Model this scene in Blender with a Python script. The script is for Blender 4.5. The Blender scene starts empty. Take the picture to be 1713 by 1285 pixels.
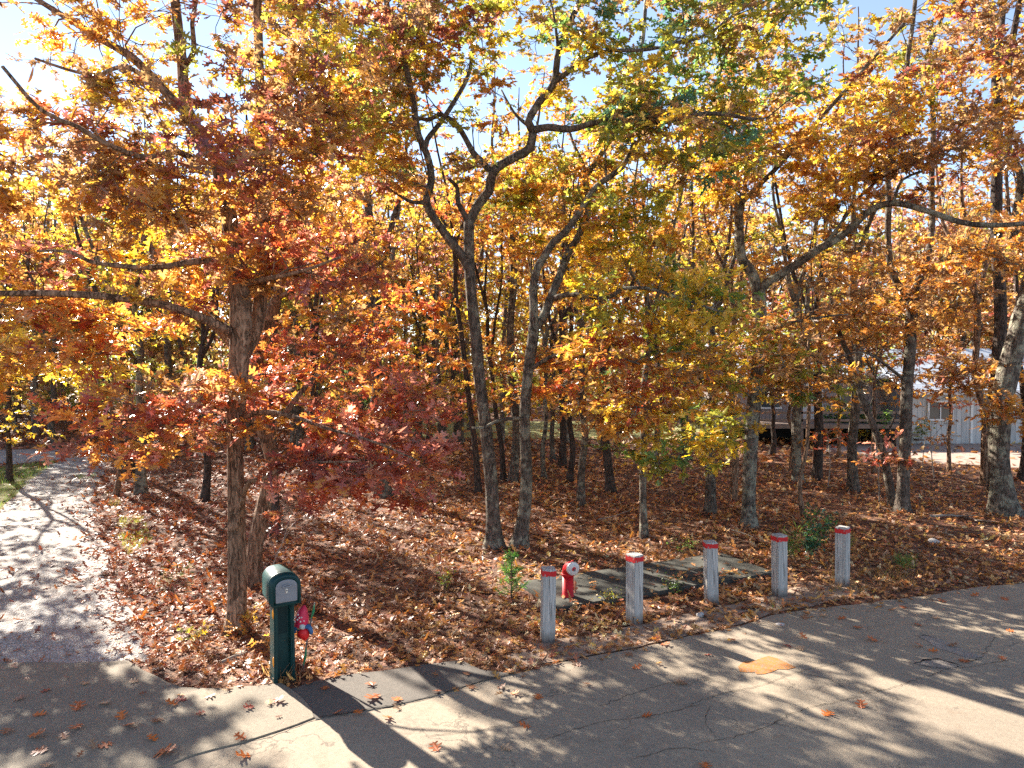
import bpy, bmesh, math, random
import numpy as np
from mathutils import Vector, Matrix

RNG = np.random.default_rng(11)
random.seed(5)
SC = bpy.context.scene
COL = SC.collection
F, CX, CY, CAMH = 1180.0, 856.5, 642.5, 3.4
PITCH = math.atan(40.5 / F)
CP, SP = math.cos(PITCH), math.sin(PITCH)
SUN_AZ = math.radians(-43)      # towards -X from +Y
SUN_EL = math.radians(29.5)


def ray(px, py):
    x = (px - CX) / F
    y = -(py - CY) / F
    return np.array([x, CP + y * SP, -SP + y * CP])


def at(px, py, Y):
    d = ray(px, py)
    s = Y / d[1]
    return np.array([d[0] * s, Y, CAMH + d[2] * s])


def gnd(px, py, z=0.0):
    d = ray(px, py)
    s = (z - CAMH) / d[2]
    return np.array([d[0] * s, d[1] * s, z])


# ------------------------------------------------------------------ noise
_wr = np.random.default_rng(3)
_WK = _wr.normal(size=(18, 3))
_WP = _wr.uniform(0, 6.28, 18)


def wnoise(P, scale=1.0):
    """smooth pseudo noise in about [-1,1] for points (n,3)"""
    P = np.atleast_2d(P) * scale
    return np.sin(P @ _WK.T * 2.0 + _WP).sum(1) / 6.0


# ------------------------------------------------------------------ meshes
def mesh_obj(name, V, loops, sizes, mats, parent=None, cols=None, matidx=None, smooth=False, origin=None):
    me = bpy.data.meshes.new(name)
    V = np.asarray(V, dtype=np.float32)
    if origin is not None:
        V = V - np.asarray(origin, dtype=np.float32)
    loops = np.asarray(loops, dtype=np.int32)
    sizes = np.asarray(sizes, dtype=np.int32)
    me.vertices.add(len(V))
    me.vertices.foreach_set('co', V.ravel())
    me.loops.add(len(loops))
    me.loops.foreach_set('vertex_index', loops)
    me.polygons.add(len(sizes))
    starts = np.zeros(len(sizes), dtype=np.int32)
    starts[1:] = np.cumsum(sizes)[:-1]
    me.polygons.foreach_set('loop_start', starts)
    me.polygons.foreach_set('loop_total', sizes)
    if not isinstance(mats, (list, tuple)):
        mats = [mats]
    for m in mats:
        me.materials.append(m)
    if matidx is not None:
        me.polygons.foreach_set('material_index', np.asarray(matidx, dtype=np.int32))
    me.polygons.foreach_set('use_smooth', np.full(len(sizes), smooth, dtype=bool))
    me.update(calc_edges=True)
    if cols is not None:
        a = me.color_attributes.new('col', 'FLOAT_COLOR', 'POINT')
        c = np.ones((len(V), 4), dtype=np.float32)
        c[:, :3] = cols
        a.data.foreach_set('color', c.ravel())
    o = bpy.data.objects.new(name, me)
    COL.objects.link(o)
    if parent is not None:
        o.parent = parent
    elif origin is not None:
        o.location = origin
    return o


class Geo:
    """collects pieces of one mesh"""
    def __init__(self):
        self.V, self.L, self.S, self.C, self.M = [], [], [], [], []
        self.n = 0

    def add(self, V, faces_flat, sizes, col=None, mat=0):
        V = np.asarray(V, dtype=np.float64)
        self.V.append(V)
        self.L.append(np.asarray(faces_flat, dtype=np.int64) + self.n)
        self.S.append(np.asarray(sizes, dtype=np.int64))
        if col is None:
            col = np.full((len(V), 3), 0.5)
        else:
            col = np.broadcast_to(np.asarray(col, dtype=np.float64), (len(V), 3))
        self.C.append(col)
        self.M.append(np.full(len(sizes), mat))
        self.n += len(V)

    def build(self, name, mats, parent=None, origin=None, smooth=False, cols=True):
        if not self.V:
            return None
        return mesh_obj(name, np.vstack(self.V), np.concatenate(self.L), np.concatenate(self.S), mats, parent,
                        np.vstack(self.C) if cols else None, np.concatenate(self.M), smooth, origin)


_quadcache = {}


def _tube_faces(n, k):
    if (n, k) not in _quadcache:
        i = np.arange(n - 1)[:, None] * k
        j = np.arange(k)[None, :]
        j2 = (j + 1) % k
        q = np.stack([i + j, i + j2, i + k + j2, i + k + j], axis=-1).reshape(-1)
        _quadcache[(n, k)] = (q, np.full((n - 1) * k, 4))
    return _quadcache[(n, k)]


def tube_add(g, P, R, k, rough=0.0, col=None, mat=0, cap=True):
    P = np.asarray(P, dtype=float)
    R = np.asarray(R, dtype=float)
    n = len(P)
    T = np.gradient(P, axis=0)
    T /= (np.linalg.norm(T, axis=1, keepdims=True) + 1e-9)
    mean = P[-1] - P[0]
    ref = np.array([0.31, 0.95, 0.05]) if abs(mean[2]) > 0.5 * np.linalg.norm(mean) else np.array([0.05, 0.1, 0.99])
    A = np.cross(T, ref)
    A /= (np.linalg.norm(A, axis=1, keepdims=True) + 1e-9)
    B = np.cross(T, A)
    th = np.arange(k) * 2 * math.pi / k
    c, s = np.cos(th), np.sin(th)
    ring = A[:, None, :] * c[None, :, None] + B[:, None, :] * s[None, :, None]
    rad = np.repeat(R[:, None], k, axis=1)
    if rough > 0:
        q = P[:, None, :] + ring * 0.35
        nz = wnoise((q * np.array([7.0, 7.0, 1.6])).reshape(-1, 3)).reshape(n, k)
        nz2 = wnoise((q * np.array([2.2, 2.2, 1.1]) + 7).reshape(-1, 3)).reshape(n, k)
        rad = rad * (1 + rough * nz + rough * 0.8 * nz2)
    V = (P[:, None, :] + ring * rad[:, :, None]).reshape(-1, 3)
    f, sz = _tube_faces(n, k)
    if cap:
        V = np.vstack([V, P[-1] + T[-1] * R[-1] * 0.6])
        tip = n * k
        b = (n - 1) * k
        tf = []
        for j in range(k):
            tf += [b + j, b + (j + 1) % k, tip]
        f = np.concatenate([f, tf])
        sz = np.concatenate([sz, np.full(k, 3)])
    g.add(V, f, sz, col, mat)


def spline(P, R, step):
    """Catmull-Rom resample of P (n,3), R (n,)"""
    P = np.asarray(P, float)
    R = np.asarray(R, float)
    if len(P) == 2:
        m = max(2, int(np.linalg.norm(P[1] - P[0]) / step) + 1)
        t = np.linspace(0, 1, m)[:, None]
        return P[0] * (1 - t) + P[1] * t, R[0] * (1 - t[:, 0]) + R[1] * t[:, 0]
    Q = np.vstack([2 * P[0] - P[1], P, 2 * P[-1] - P[-2]])
    outP, outR = [], []
    for i in range(1, len(Q) - 2):
        m = max(1, int(np.linalg.norm(Q[i + 1] - Q[i]) / step))
        t = np.arange(m)[:, None] / m
        a, b, c, d = Q[i - 1], Q[i], Q[i + 1], Q[i + 2]
        outP.append(0.5 * ((2 * b) + (c - a) * t + (2 * a - 5 * b + 4 * c - d) * t ** 2 + (3 * b - a - 3 * c + d) * t ** 3))
        outR.append(R[i - 1] * (1 - t[:, 0]) + R[i] * t[:, 0])
    outP.append(P[-1:])
    outR.append(R[-1:])
    return np.vstack(outP), np.concatenate(outR)


# ------------------------------------------------------------------ leaf templates (x along, y across, z up)
def _tmpl(half, fold=0.22):
    """half: outline points (x,y>0) from base to tip, mirrored; two n-gons share the midrib"""
    h = np.array(half)
    n = len(h)
    V = [(0, 0, 0), (1, 0, 0)]
    V += [(x, y, fold * y) for x, y in h]
    V += [(x, -y, fold * y) for x, y in h]
    V = np.array(V, float)
    f1 = [0] + [1] + list(range(2 + n - 1, 1, -1))
    f2 = [0] + list(range(2 + n, 2 + 2 * n)) + [1]
    return V, np.array(f1 + f2), np.array([n + 2, n + 2])


LEAF_HI = _tmpl([(0.16, 0.03), (0.2, 0.17), (0.3, 0.24), (0.33, 0.06), (0.42, 0.09), (0.5, 0.34), (0.62, 0.37), (0.6, 0.1), (0.72, 0.09), (0.8, 0.24), (0.9, 0.2), (0.86, 0.06)])
LEAF_MID = _tmpl([(0.22, 0.2), (0.36, 0.07), (0.55, 0.36), (0.66, 0.1), (0.85, 0.2)])
LEAF_LO = _tmpl([(0.45, 0.33), (0.62, 0.12)])
LEAF_FAR = (np.array([(0, 0, 0), (0.5, -0.36, 0.06), (1, 0, 0), (0.5, 0.36, 0.06)], float), np.array([0, 1, 2, 3]), np.array([4]))


def norm(a):
    return a / (np.linalg.norm(a, axis=-1, keepdims=True) + 1e-9)


def leaves_add(g, tm, P, AX, NM, SZ, C, mat=0, curl=None):
    T, f, s = tm
    N = len(P)
    if N == 0:
        return
    AX = norm(AX)
    SD = norm(np.cross(NM, AX))
    NM = np.cross(AX, SD)
    if curl is None:
        curl = RNG.normal(0.0, 0.5, N)
    x = T[None, :, 0]
    z = T[None, :, 2] * RNG.uniform(-0.4, 2.2, N)[:, None] - curl[:, None] * x * x * 0.55
    V = P[:, None, :] + SZ[:, None, None] * (x[..., None] * AX[:, None, :] + T[None, :, 1, None] * SD[:, None, :] + z[..., None] * NM[:, None, :])
    nv = len(T)
    L = (f[None, :] + (np.arange(N) * nv)[:, None]).reshape(-1)
    S = np.tile(s, N)
    g.add(V.reshape(-1, 3), L, S, np.repeat(C, nv, axis=0), mat)


PAL = {
    'red': [(0.31, 0.06, 0.04), (0.36, 0.095, 0.045), (0.26, 0.05, 0.045), (0.40, 0.14, 0.06), (0.33, 0.08, 0.065)],
    'maroon': [(0.14, 0.035, 0.035), (0.19, 0.05, 0.04), (0.24, 0.07, 0.045), (0.17, 0.05, 0.06)],
    'brown': [(0.30, 0.15, 0.06), (0.25, 0.115, 0.05), (0.36, 0.19, 0.07), (0.28, 0.14, 0.075)],
    'orange': [(0.48, 0.20, 0.045), (0.52, 0.25, 0.05), (0.42, 0.15, 0.04), (0.46, 0.22, 0.07)],
    'gold': [(0.54, 0.32, 0.05), (0.52, 0.28, 0.045), (0.56, 0.37, 0.06)],
    'yellow': [(0.58, 0.38, 0.05), (0.52, 0.38, 0.06), (0.57, 0.34, 0.045)],
    'olive': [(0.27, 0.24, 0.04), (0.33, 0.27, 0.04), (0.22, 0.22, 0.045)],
    'green': [(0.12, 0.19, 0.04), (0.18, 0.24, 0.045), (0.09, 0.15, 0.045)],
    'teal': [(0.06, 0.15, 0.10), (0.08, 0.17, 0.09)],
    'pink': [(0.42, 0.15, 0.10), (0.48, 0.20, 0.12), (0.36, 0.11, 0.08)],
    'dkgreen': [(0.03, 0.07, 0.03), (0.04, 0.09, 0.035), (0.025, 0.055, 0.03)],
}


for _k in PAL:
    _s = np.array((0.95, 1.13, 1.25)) if _k in ('orange', 'brown', 'gold', 'pink') else np.array((1.06, 1.22, 0.95)) if _k in ('red', 'maroon') else np.array((0.97, 1.08, 1.1))
    PAL[_k] = [tuple(min(.8, x) for x in np.array(c) * _s * (1.4 if _k == 'maroon' else 1.14)) for c in PAL[_k]]


def parse_pal(s):
    out = []
    for t in s.split(','):
        a, _, b = t.partition(':')
        out.append((a, float(b or 1)))
    w = np.array([b for _, b in out])
    return [a for a, _ in out], w / w.sum()


def pick_cols(pal, n_clump, per):
    """colours for n_clump clumps of per leaves: each clump has one hue family, its leaves vary, some stray"""
    names, w = parse_pal(pal)
    ci = RNG.choice(len(names), n_clump, p=w)
    li = np.repeat(ci, per)
    stray = RNG.random(n_clump * per) < 0.2
    li = np.where(stray, RNG.choice(len(names), n_clump * per, p=w), li)
    out = np.zeros((n_clump * per, 3))
    for i, nme in enumerate(names):
        m = li == i
        c = np.array(PAL[nme])
        out[m] = c[RNG.integers(0, len(c), m.sum())]
    out *= np.clip(RNG.normal(1.0, 0.16, (len(out), 1)), 0.55, 1.5) * np.repeat(np.clip(RNG.normal(1, 0.12, (n_clump, 1)), .7, 1.3), per, axis=0)
    return np.clip(out, 0.005, 0.85)


# ------------------------------------------------------------------ properties
def tag(o, label, cat, group=None, kind=None):
    if label:
        o['label'] = label
    if cat:
        o['category'] = cat
    if group:
        o['group'] = group
    if kind:
        o['kind'] = kind
    return o


def structure(o):
    o['kind'] = 'structure'
    return o


def empty(name, loc, label=None, cat=None, group=None, rz=0.0):
    o = bpy.data.objects.new(name, None)
    o.empty_display_size = 0.2
    COL.objects.link(o)
    o.location = loc
    o.rotation_euler = (0, 0, rz)
    tag(o, label, cat, group)
    return o


def bm_obj(name, bm, mat, parent=None, smooth=False, loc=None, rot=None):
    me = bpy.data.meshes.new(name)
    bm.normal_update()
    bm.to_mesh(me)
    bm.free()
    for m in (mat if isinstance(mat, (list, tuple)) else [mat]):
        me.materials.append(m)
    if smooth:
        me.polygons.foreach_set('use_smooth', [True] * len(me.polygons))
    o = bpy.data.objects.new(name, me)
    COL.objects.link(o)
    if parent is not None:
        o.parent = parent
    if loc is not None:
        o.location = loc
    if rot is not None:
        o.rotation_euler = rot
    return o


def bm_box(bm, c, s, rz=0.0, bev=0.0):
    r = bmesh.ops.create_cube(bm, size=1.0)
    vs = r['verts']
    M = Matrix.Translation(c) @ Matrix.Rotation(rz, 4, 'Z') @ Matrix.Diagonal((s[0], s[1], s[2], 1))
    bmesh.ops.transform(bm, matrix=M, verts=vs)
    if bev > 0:
        es = list({e for v in vs for e in v.link_edges})
        bmesh.ops.bevel(bm, geom=es, offset=bev, segments=2, affect='EDGES')
    return vs


def bm_prism(bm, pts, z0, z1):
    """vertical prism over the polygon pts (ccw)"""
    a = [bm.verts.new((p[0], p[1], z0)) for p in pts]
    b = [bm.verts.new((p[0], p[1], z1)) for p in pts]
    n = len(pts)
    bm.faces.new(b)
    bm.faces.new(a[::-1])
    for i in range(n):
        bm.faces.new((a[i], a[(i + 1) % n], b[(i + 1) % n], b[i]))


def bm_lathe(bm, prof, seg=20, M=None):
    """prof: (r,z) from bottom to top"""
    rings = []
    for r, z in prof:
        rings.append([bm.verts.new((r * math.cos(2 * math.pi * i / seg), r * math.sin(2 * math.pi * i / seg), z)) for i in range(seg)])
    for a, b in zip(rings[:-1], rings[1:]):
        for i in range(seg):
            bm.faces.new((a[i], a[(i + 1) % seg], b[(i + 1) % seg], b[i]))
    bm.faces.new(rings[0][::-1])
    bm.faces.new(rings[-1])
    if M is not None:
        bmesh.ops.transform(bm, matrix=M, verts=[v for r in rings for v in r])


# ------------------------------------------------------------------ materials
class NT:
    def __init__(self, name):
        self.m = bpy.data.materials.new(name)
        self.m.use_nodes = True
        self.t = self.m.node_tree
        self.t.nodes.clear()
        self.out = self.t.nodes.new('ShaderNodeOutputMaterial')

    def n(self, typ, **kw):
        nd = self.t.nodes.new(typ)
        ins = kw.pop('i', {})
        for k, v in kw.items():
            setattr(nd, k, v)
        for k, v in ins.items():
            self.set(nd, k, v)
        return nd

    def set(self, nd, k, v):
        s = nd.inputs[k]
        if isinstance(v, bpy.types.NodeSocket):
            self.t.links.new(v, s)
        elif isinstance(v, bpy.types.Node):
            self.t.links.new(v.outputs[0], s)
        else:
            if isinstance(v, tuple) and len(v) == 3 and s.type == 'RGBA':
                v = v + (1.0,)
            s.default_value = v

    def pos(self, scale=(1, 1, 1), rot=(0, 0, 0), src='Object'):
        tc = self.n('ShaderNodeTexCoord')
        return self.n('ShaderNodeMapping', i={'Vector': tc.outputs[src], 'Scale': scale, 'Rotation': rot}).outputs[0]

    def wpos(self, scale=(1, 1, 1), rot=(0, 0, 0)):
        g = self.n('ShaderNodeNewGeometry')
        return self.n('ShaderNodeMapping', i={'Vector': g.outputs['Position'], 'Scale': scale, 'Rotation': rot}).outputs[0]

    def noise(self, vec, scale, detail=4.0, rough=0.55, dist=0.0):
        return self.n('ShaderNodeTexNoise', i={'Vector': vec, 'Scale': scale, 'Detail': detail, 'Roughness': rough, 'Distortion': dist}).outputs[0]

    def vor(self, vec, scale, feature='F1', out='Distance', rand=1.0):
        return self.n('ShaderNodeTexVoronoi', feature=feature, i={'Vector': vec, 'Scale': scale, 'Randomness': rand}).outputs[out]

    def ramp(self, f, stops, interp='LINEAR'):
        r = self.n('ShaderNodeValToRGB', i={'Fac': f})
        r.color_ramp.interpolation = interp
        e = r.color_ramp.elements
        while len(e) < len(stops):
            e.new(0.5)
        for x, (p, c) in zip(e, stops):
            x.position = p
            x.color = (c, c, c, 1) if isinstance(c, (int, float)) else tuple(c) + (1,)
        return r.outputs[0]

    def mix(self, f, a, b, mode='MIX'):
        nd = self.n('ShaderNodeMix', data_type='RGBA', blend_type=mode)
        self.set(nd, 0, f)
        self.set(nd, 6, a)
        self.set(nd, 7, b)
        return nd.outputs[2]

    def math(self, op, a, b=0.0, c=0.0):
        nd = self.n('ShaderNodeMath', operation=op)
        for i, v in enumerate((a, b, c)):
            self.set(nd, i, v)
        return nd.outputs[0]

    def bump(self, h, strength=0.5, dist=0.02, nrm=None):
        nd = self.n('ShaderNodeBump', i={'Height': h, 'Strength': strength, 'Distance': dist})
        if nrm is not None:
            self.set(nd, 'Normal', nrm)
        return nd.outputs[0]

    def bsdf(self, col, rough=0.8, normal=None, spec=0.3, metal=0.0, **kw):
        p = self.n('ShaderNodeBsdfPrincipled')
        self.set(p, 'Base Color', col)
        self.set(p, 'Roughness', rough)
        self.set(p, 'Specular IOR Level', spec)
        self.set(p, 'Metallic', metal)
        if normal is not None:
            self.set(p, 'Normal', normal)
        for k, v in kw.items():
            self.set(p, k, v)
        return p.outputs[0]

    def done(self, shader):
        self.t.links.new(shader, self.out.inputs[0])
        return self.m


def m_leaf(name, trans=0.5, rough=0.42, spec=0.5, tsat=1.0, tval=1.72):
    t = NT(name)
    a = t.n('ShaderNodeAttribute', attribute_name='col').outputs['Color']
    v = t.wpos()
    nz = t.noise(v, 60.0, 2.0)
    c = t.mix(t.ramp(nz, [(0.35, 0.0), (0.7, 0.35)]), a, t.mix(1.0, a, (0.55, 0.42, 0.35), 'MULTIPLY'))
    p = t.bsdf(c, rough, spec=spec)
    tc = t.n('ShaderNodeHueSaturation', i={'Color': c, 'Saturation': 1.1 * tsat, 'Value': tval}).outputs[0]
    tc = t.mix(0.06, tc, (0.95, 0.8, 0.5))
    tr = t.n('ShaderNodeBsdfTranslucent', i={'Color': tc}).outputs[0]
    mx = t.n('ShaderNodeMixShader', i={0: trans})
    t.set(mx, 1, p)
    t.set(mx, 2, tr)
    return t.done(mx.outputs[0])


def m_bark(name, dark, light, lichen=None, amount=0.3, fiss=9.0, strength=0.9):
    t = NT(name)
    v1 = t.wpos()
    wn = t.n('ShaderNodeTexNoise', i={'Vector': v1, 'Scale': 6.0, 'Detail': 3.0}).outputs[1]
    vv = t.n('ShaderNodeMix', data_type='VECTOR', i={0: 0.10, 4: v1, 5: wn}).outputs[1]
    v = t.n('ShaderNodeMapping', i={'Vector': vv, 'Scale': (1, 1, 0.10)}).outputs[0]
    warp = t.noise(v, 4.0, 3.0)
    f = t.noise(v, fiss * 2.6, 5.0, 0.65, 0.6)
    cr = t.vor(v, fiss * 3.6, 'DISTANCE_TO_EDGE')
    crk = t.math('MAXIMUM', t.ramp(cr, [(0.0, 0.0), (0.16, 1.0)]), t.ramp(t.noise(v1, 9.0, 3.0), [(0.4, 0.0), (0.62, 0.9)]))
    c = t.mix(t.ramp(f, [(0.32, 0.0), (0.68, 1.0)]), dark, light)
    c = t.mix(t.math('MULTIPLY', t.math('SUBTRACT', 1.0, crk), 0.8), c, tuple(x * 0.35 for x in dark))
    if lichen:
        ln = t.noise(v1, 5.0, 5.0, 0.65)
        k = t.ramp(ln, [(0.62 - amount * 0.35, 0.0), (0.70 - amount * 0.3, 0.85)])
        c = t.mix(k, c, lichen)
    h = t.math('ADD', t.math('MULTIPLY', crk, 0.7), t.math('MULTIPLY', f, 0.8))
    return t.done(t.bsdf(c, 0.92, t.bump(h, strength, 0.05), spec=0.15))


M = {}
M['leaf'] = m_leaf('oak_leaf', 0.5, 0.33, 0.8)
M['leaf_far'] = m_leaf('distant_leaf', 0.46, 0.45, 0.5, .92, 1.35)
M['litter'] = m_leaf('dry_leaf', 0.12, 0.5, 0.45)
M['needle'] = m_leaf('evergreen_leaf', 0.4, 0.4, 0.4)
M['bark_brown'] = m_bark('brown_oak_bark', (0.15, 0.085, 0.053), (0.42, 0.265, 0.17), (0.3, 0.24, 0.17), 0.05, 7.0, 1.0)
M['bark_grey'] = m_bark('grey_oak_bark', (0.085, 0.068, 0.054), (0.22, 0.172, 0.135), (0.31, 0.285, 0.21), 0.22, 10.0)
M['bark_lichen'] = m_bark('lichen_oak_bark', (0.085, 0.07, 0.055), (0.23, 0.182, 0.145), (0.33, 0.31, 0.23), 0.42, 10.0)
M['bark_dark'] = m_bark('dark_pine_bark', (0.05, 0.038, 0.032), (0.135, 0.098, 0.078), None, 0, 8.0)
M['bark_far'] = m_bark('distant_bark', (0.09, 0.07, 0.058), (0.23, 0.185, 0.15), (0.32, 0.29, 0.22), 0.3, 8.0, 0.5)
# ------------------------------------------------------------------ trees
class Tree:
    def __init__(self, base, Y=None):
        self.base = np.array(base, float)
        self.Y = Y if Y is not None else self.base[1]
        self.bark, self.crown = Geo(), Geo()
        self.NP, self.ND, self.NR = [], [], []
        self.cache = None
        self.dens = 1.0

    def register(self, P, R):
        T = np.gradient(P, axis=0)
        self.NP.append(P)
        self.ND.append(norm(T))
        self.NR.append(R)
        self.cache = None

    def arrays(self):
        if self.cache is None:
            self.cache = (np.vstack(self.NP), np.vstack(self.ND), np.concatenate(self.NR))
        return self.cache

    def limb_world(self, P, R, sides=8, step=0.2, jitter=0.0, rough=0.0, flare=False, skip=0.0):
        P, R = spline(P, R, step)
        if jitter:
            ph = RNG.uniform(0, 50, 3)
            w = np.stack([wnoise(P * 0.9 + ph[i] + i * 9.1) for i in range(3)], 1) * jitter
            w[0] = 0
            w *= np.minimum(1, np.arange(len(P)) / 4.0)[:, None]
            P = P + w
        R = R.copy()
        if flare:
            h = P[:, 2] - P[0, 2]
            R *= 1 + 0.55 * np.exp(-np.maximum(h - 0.05, 0) / 0.16) + 0.12 * np.exp(-h / 0.7)
        tube_add(self.bark, P, R, sides, rough)
        k = P[:, 2] > skip
        if k.sum() >= 2:
            self.register(P[k], R[k])
        return P, R

    def trunk_px(self, pts, sides=14, rough=0.07, step=0.09, skip=1.2, flare=True):
        W, R = [], []
        for p in pts:
            Y = self.Y + (p[3] if len(p) > 3 else 0.0)
            w = at(p[0], p[1], Y)
            W.append(w)
            R.append(p[2] / F * Y)
        W = np.array(W)
        if flare:
            W[0, 2] = -0.06
        return self.limb_world(W, np.array(R), sides, step, 0.0, rough, flare, skip)

    def limb_px(self, pts, r0, r1, sides=8, jitter=0.03, rough=0.05, start_dY=0.0):
        """pts (px,py,dY); radii in px"""
        W, R = [], []
        n = len(pts)
        for i, p in enumerate(pts):
            Y = self.Y + (p[2] if len(p) > 2 else 0.0)
            W.append(at(p[0], p[1], Y))
            R.append((r0 + (r1 - r0) * i / (n - 1)) / F * Y)
        return self.limb_world(np.array(W), np.array(R), sides, 0.12, jitter, rough, False, 0.0)

    def grow(self, targets, rscale=1.0, sides=5, maxr=0.045):
        NPs, NDs, NRs = self.arrays()
        d0 = ((targets[:, None, :] - NPs[None, ::4, :]) ** 2).sum(-1).min(1)
        order = np.argsort(d0)
        NP_, ND_, NR_ = list(NPs), list(NDs), list(NRs)
        cap = len(NPs) + len(targets) * 8
        A = np.zeros((cap, 3)); B = np.zeros((cap, 3)); C = np.zeros(cap)
        n = len(NPs)
        A[:n], B[:n], C[:n] = NPs, NDs, NRs
        dirs = np.zeros_like(targets)
        for ti in order:
            p = targets[ti]
            dv = p - A[:n]
            L = np.sqrt((dv * dv).sum(1)) + 1e-6
            cosang = (dv * B[:n]).sum(1) / L
            cost = L * (1 + 0.55 * (1 - cosang)) + np.maximum(0, 0.5 - dv[:, 2] / L) * 0.25 * L + np.where(C[:n] < 0.012, L * 0.5, 0)
            i = int(np.argmin(cost))
            l = L[i]
            r0 = min(C[i] * 0.7, (0.006 + 0.0115 * l) * rscale, maxr)
            r0 = max(r0, 0.006)
            c = A[i] + B[i] * l * 0.38 + np.array([0, 0, 0.10 * l])
            m = max(4, min(8, int(l / 0.22)))
            t = np.linspace(0, 1, m)[:, None]
            Q = (1 - t) ** 2 * A[i] + 2 * t * (1 - t) * c + t ** 2 * p
            w = RNG.normal(0, 0.035 * l, (m, 3))
            w[0] = 0
            w[-1] = 0
            Q = Q + w
            R = np.linspace(r0, 0.0055, m)
            tube_add(self.bark, Q, R, sides if l > 0.8 else 4, cap=False)
            g = norm(np.gradient(Q, axis=0))
            k = min(m - 1, cap - n)
            A[n:n + k], B[n:n + k], C[n:n + k] = Q[1:1 + k], g[1:1 + k], R[1:1 + k]
            n += k
            dirs[ti] = g[-1]
        self.NP, self.ND, self.NR = [A[:n]], [B[:n]], [C[:n]]
        self.cache = None
        return dirs

    def foliate(self, targets, dirs, pal, size=0.14, twigs=6, per=7, spread=0.42, tilt=0.55, tm=None, flat=0.25, cull=1.0):
        n = len(targets)
        if n == 0:
            return
        if tm is None:
            tm = LEAF_HI if self.Y < 11.2 else LEAF_MID if self.Y < 17.5 else LEAF_LO
        nt = n * twigs
        P0 = np.repeat(targets, twigs, axis=0)
        D = RNG.normal(0, 1, (nt, 3))
        D[:, 2] = D[:, 2] * flat + 0.08
        D = norm(norm(D) + 0.55 * np.repeat(dirs, twigs, axis=0) * np.array([1, 1, 0.6]))
        Lt = RNG.uniform(0.45, 1.15, nt) * spread
        P0 = P0 - 0.25 * np.repeat(dirs, twigs, axis=0) * RNG.uniform(0, 1, (nt, 1)) * spread
        P1 = P0 + D * Lt[:, None]
        # twig cones
        r = 0.0055 if self.Y < 15 else 0.008
        A = norm(np.cross(D, np.array([0.2, 0.3, 0.93])))
        B = np.cross(D, A)
        V = np.stack([P0 + A * r, P0 + (-0.5 * A + 0.87 * B) * r, P0 + (-0.5 * A - 0.87 * B) * r, P1], axis=1).reshape(-1, 3)
        o = np.arange(nt)[:, None] * 4
        self.bark.add(V, (o + np.array([[0, 1, 3, 1, 2, 3, 2, 0, 3]])).reshape(-1), np.full(nt * 3, 3))
        # leaves
        N = nt * per
        t = RNG.uniform(0.25, 1.04, N)
        P = np.repeat(P0, per, 0) + np.repeat(D * Lt[:, None], per, 0) * t[:, None]
        AX = norm(np.repeat(D, per, 0) * 0.8 + RNG.normal(0, 0.62, (N, 3)) * np.array([1, 1, 0.6]) + np.array([0, 0, -0.15]))
        NM = norm(np.array([0, 0, 1.0]) + RNG.normal(0, tilt, (N, 3)))
        SZ = size * np.clip(RNG.normal(1.0, 0.24, N), 0.5, 1.6)
        C = pick_cols(pal, n, twigs * per)
        if cull < 1.0:
            k = RNG.random(N) < cull
            P, AX, NM, SZ, C = P[k], AX[k], NM[k], SZ[k], C[k]
        leaves_add(self.crown, tm, P, AX, NM, SZ, C)

    def blob_px(self, px, py, rx, ry, Y, dY, n, pal, bare=False, gap=0.0, **kw):
        """clumps in an ellipsoid given by its centre (px,py at depth Y) and half sizes in px / metres of depth"""
        c = at(px, py, Y)
        rad = np.array([rx / F * Y, dY, ry / F * Y])
        return self.blob(c, rad, n, pal, bare, gap, **kw)

    def blob(self, c, rad, n, pal, bare=False, gap=0.0, **kw):
        n = max(3, int(n * self.dens))
        m = int(n * 2.6) + 4
        U = norm(RNG.normal(0, 1, (m, 3))) * RNG.uniform(0, 1, (m, 1)) ** 0.4
        P = np.array(c) + U * np.array(rad)
        P = P[P[:, 2] > 0.35]
        nz = wnoise(P + self.base * 0.37, 0.72)
        P = P[np.argsort(-nz)[:max(1, int(len(P) * (0.58 - 0.7 * gap)))]][:]
        P = P[RNG.permutation(len(P))[:n]]
        if not len(P):
            return
        dirs = self.grow(P)
        if bare:
            nt = len(P) * 4
            D = norm(np.repeat(dirs, 4, 0) + RNG.normal(0, 0.8, (nt, 3)))
            for p, d in zip(np.repeat(P, 4, 0), D):
                q = p + d * RNG.uniform(0.3, 0.8)
                tube_add(self.bark, np.array([p, (p + q) / 2 + RNG.normal(0, 0.04, 3), q]), np.array([0.007, 0.005, 0.002]), 4, cap=False)
        else:
            self.foliate(P, dirs, pal, **kw)

    def finish(self, name, label, cat, group, bark):
        e = empty(name, self.base, label, cat, group)
        self.bark.build('trunk', M[bark], e, self.base, smooth=True, cols=False)
        self.crown.build('crown', M['leaf'], e, self.base)
        return e


TG = 'oak trees of the autumn wood'


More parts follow.
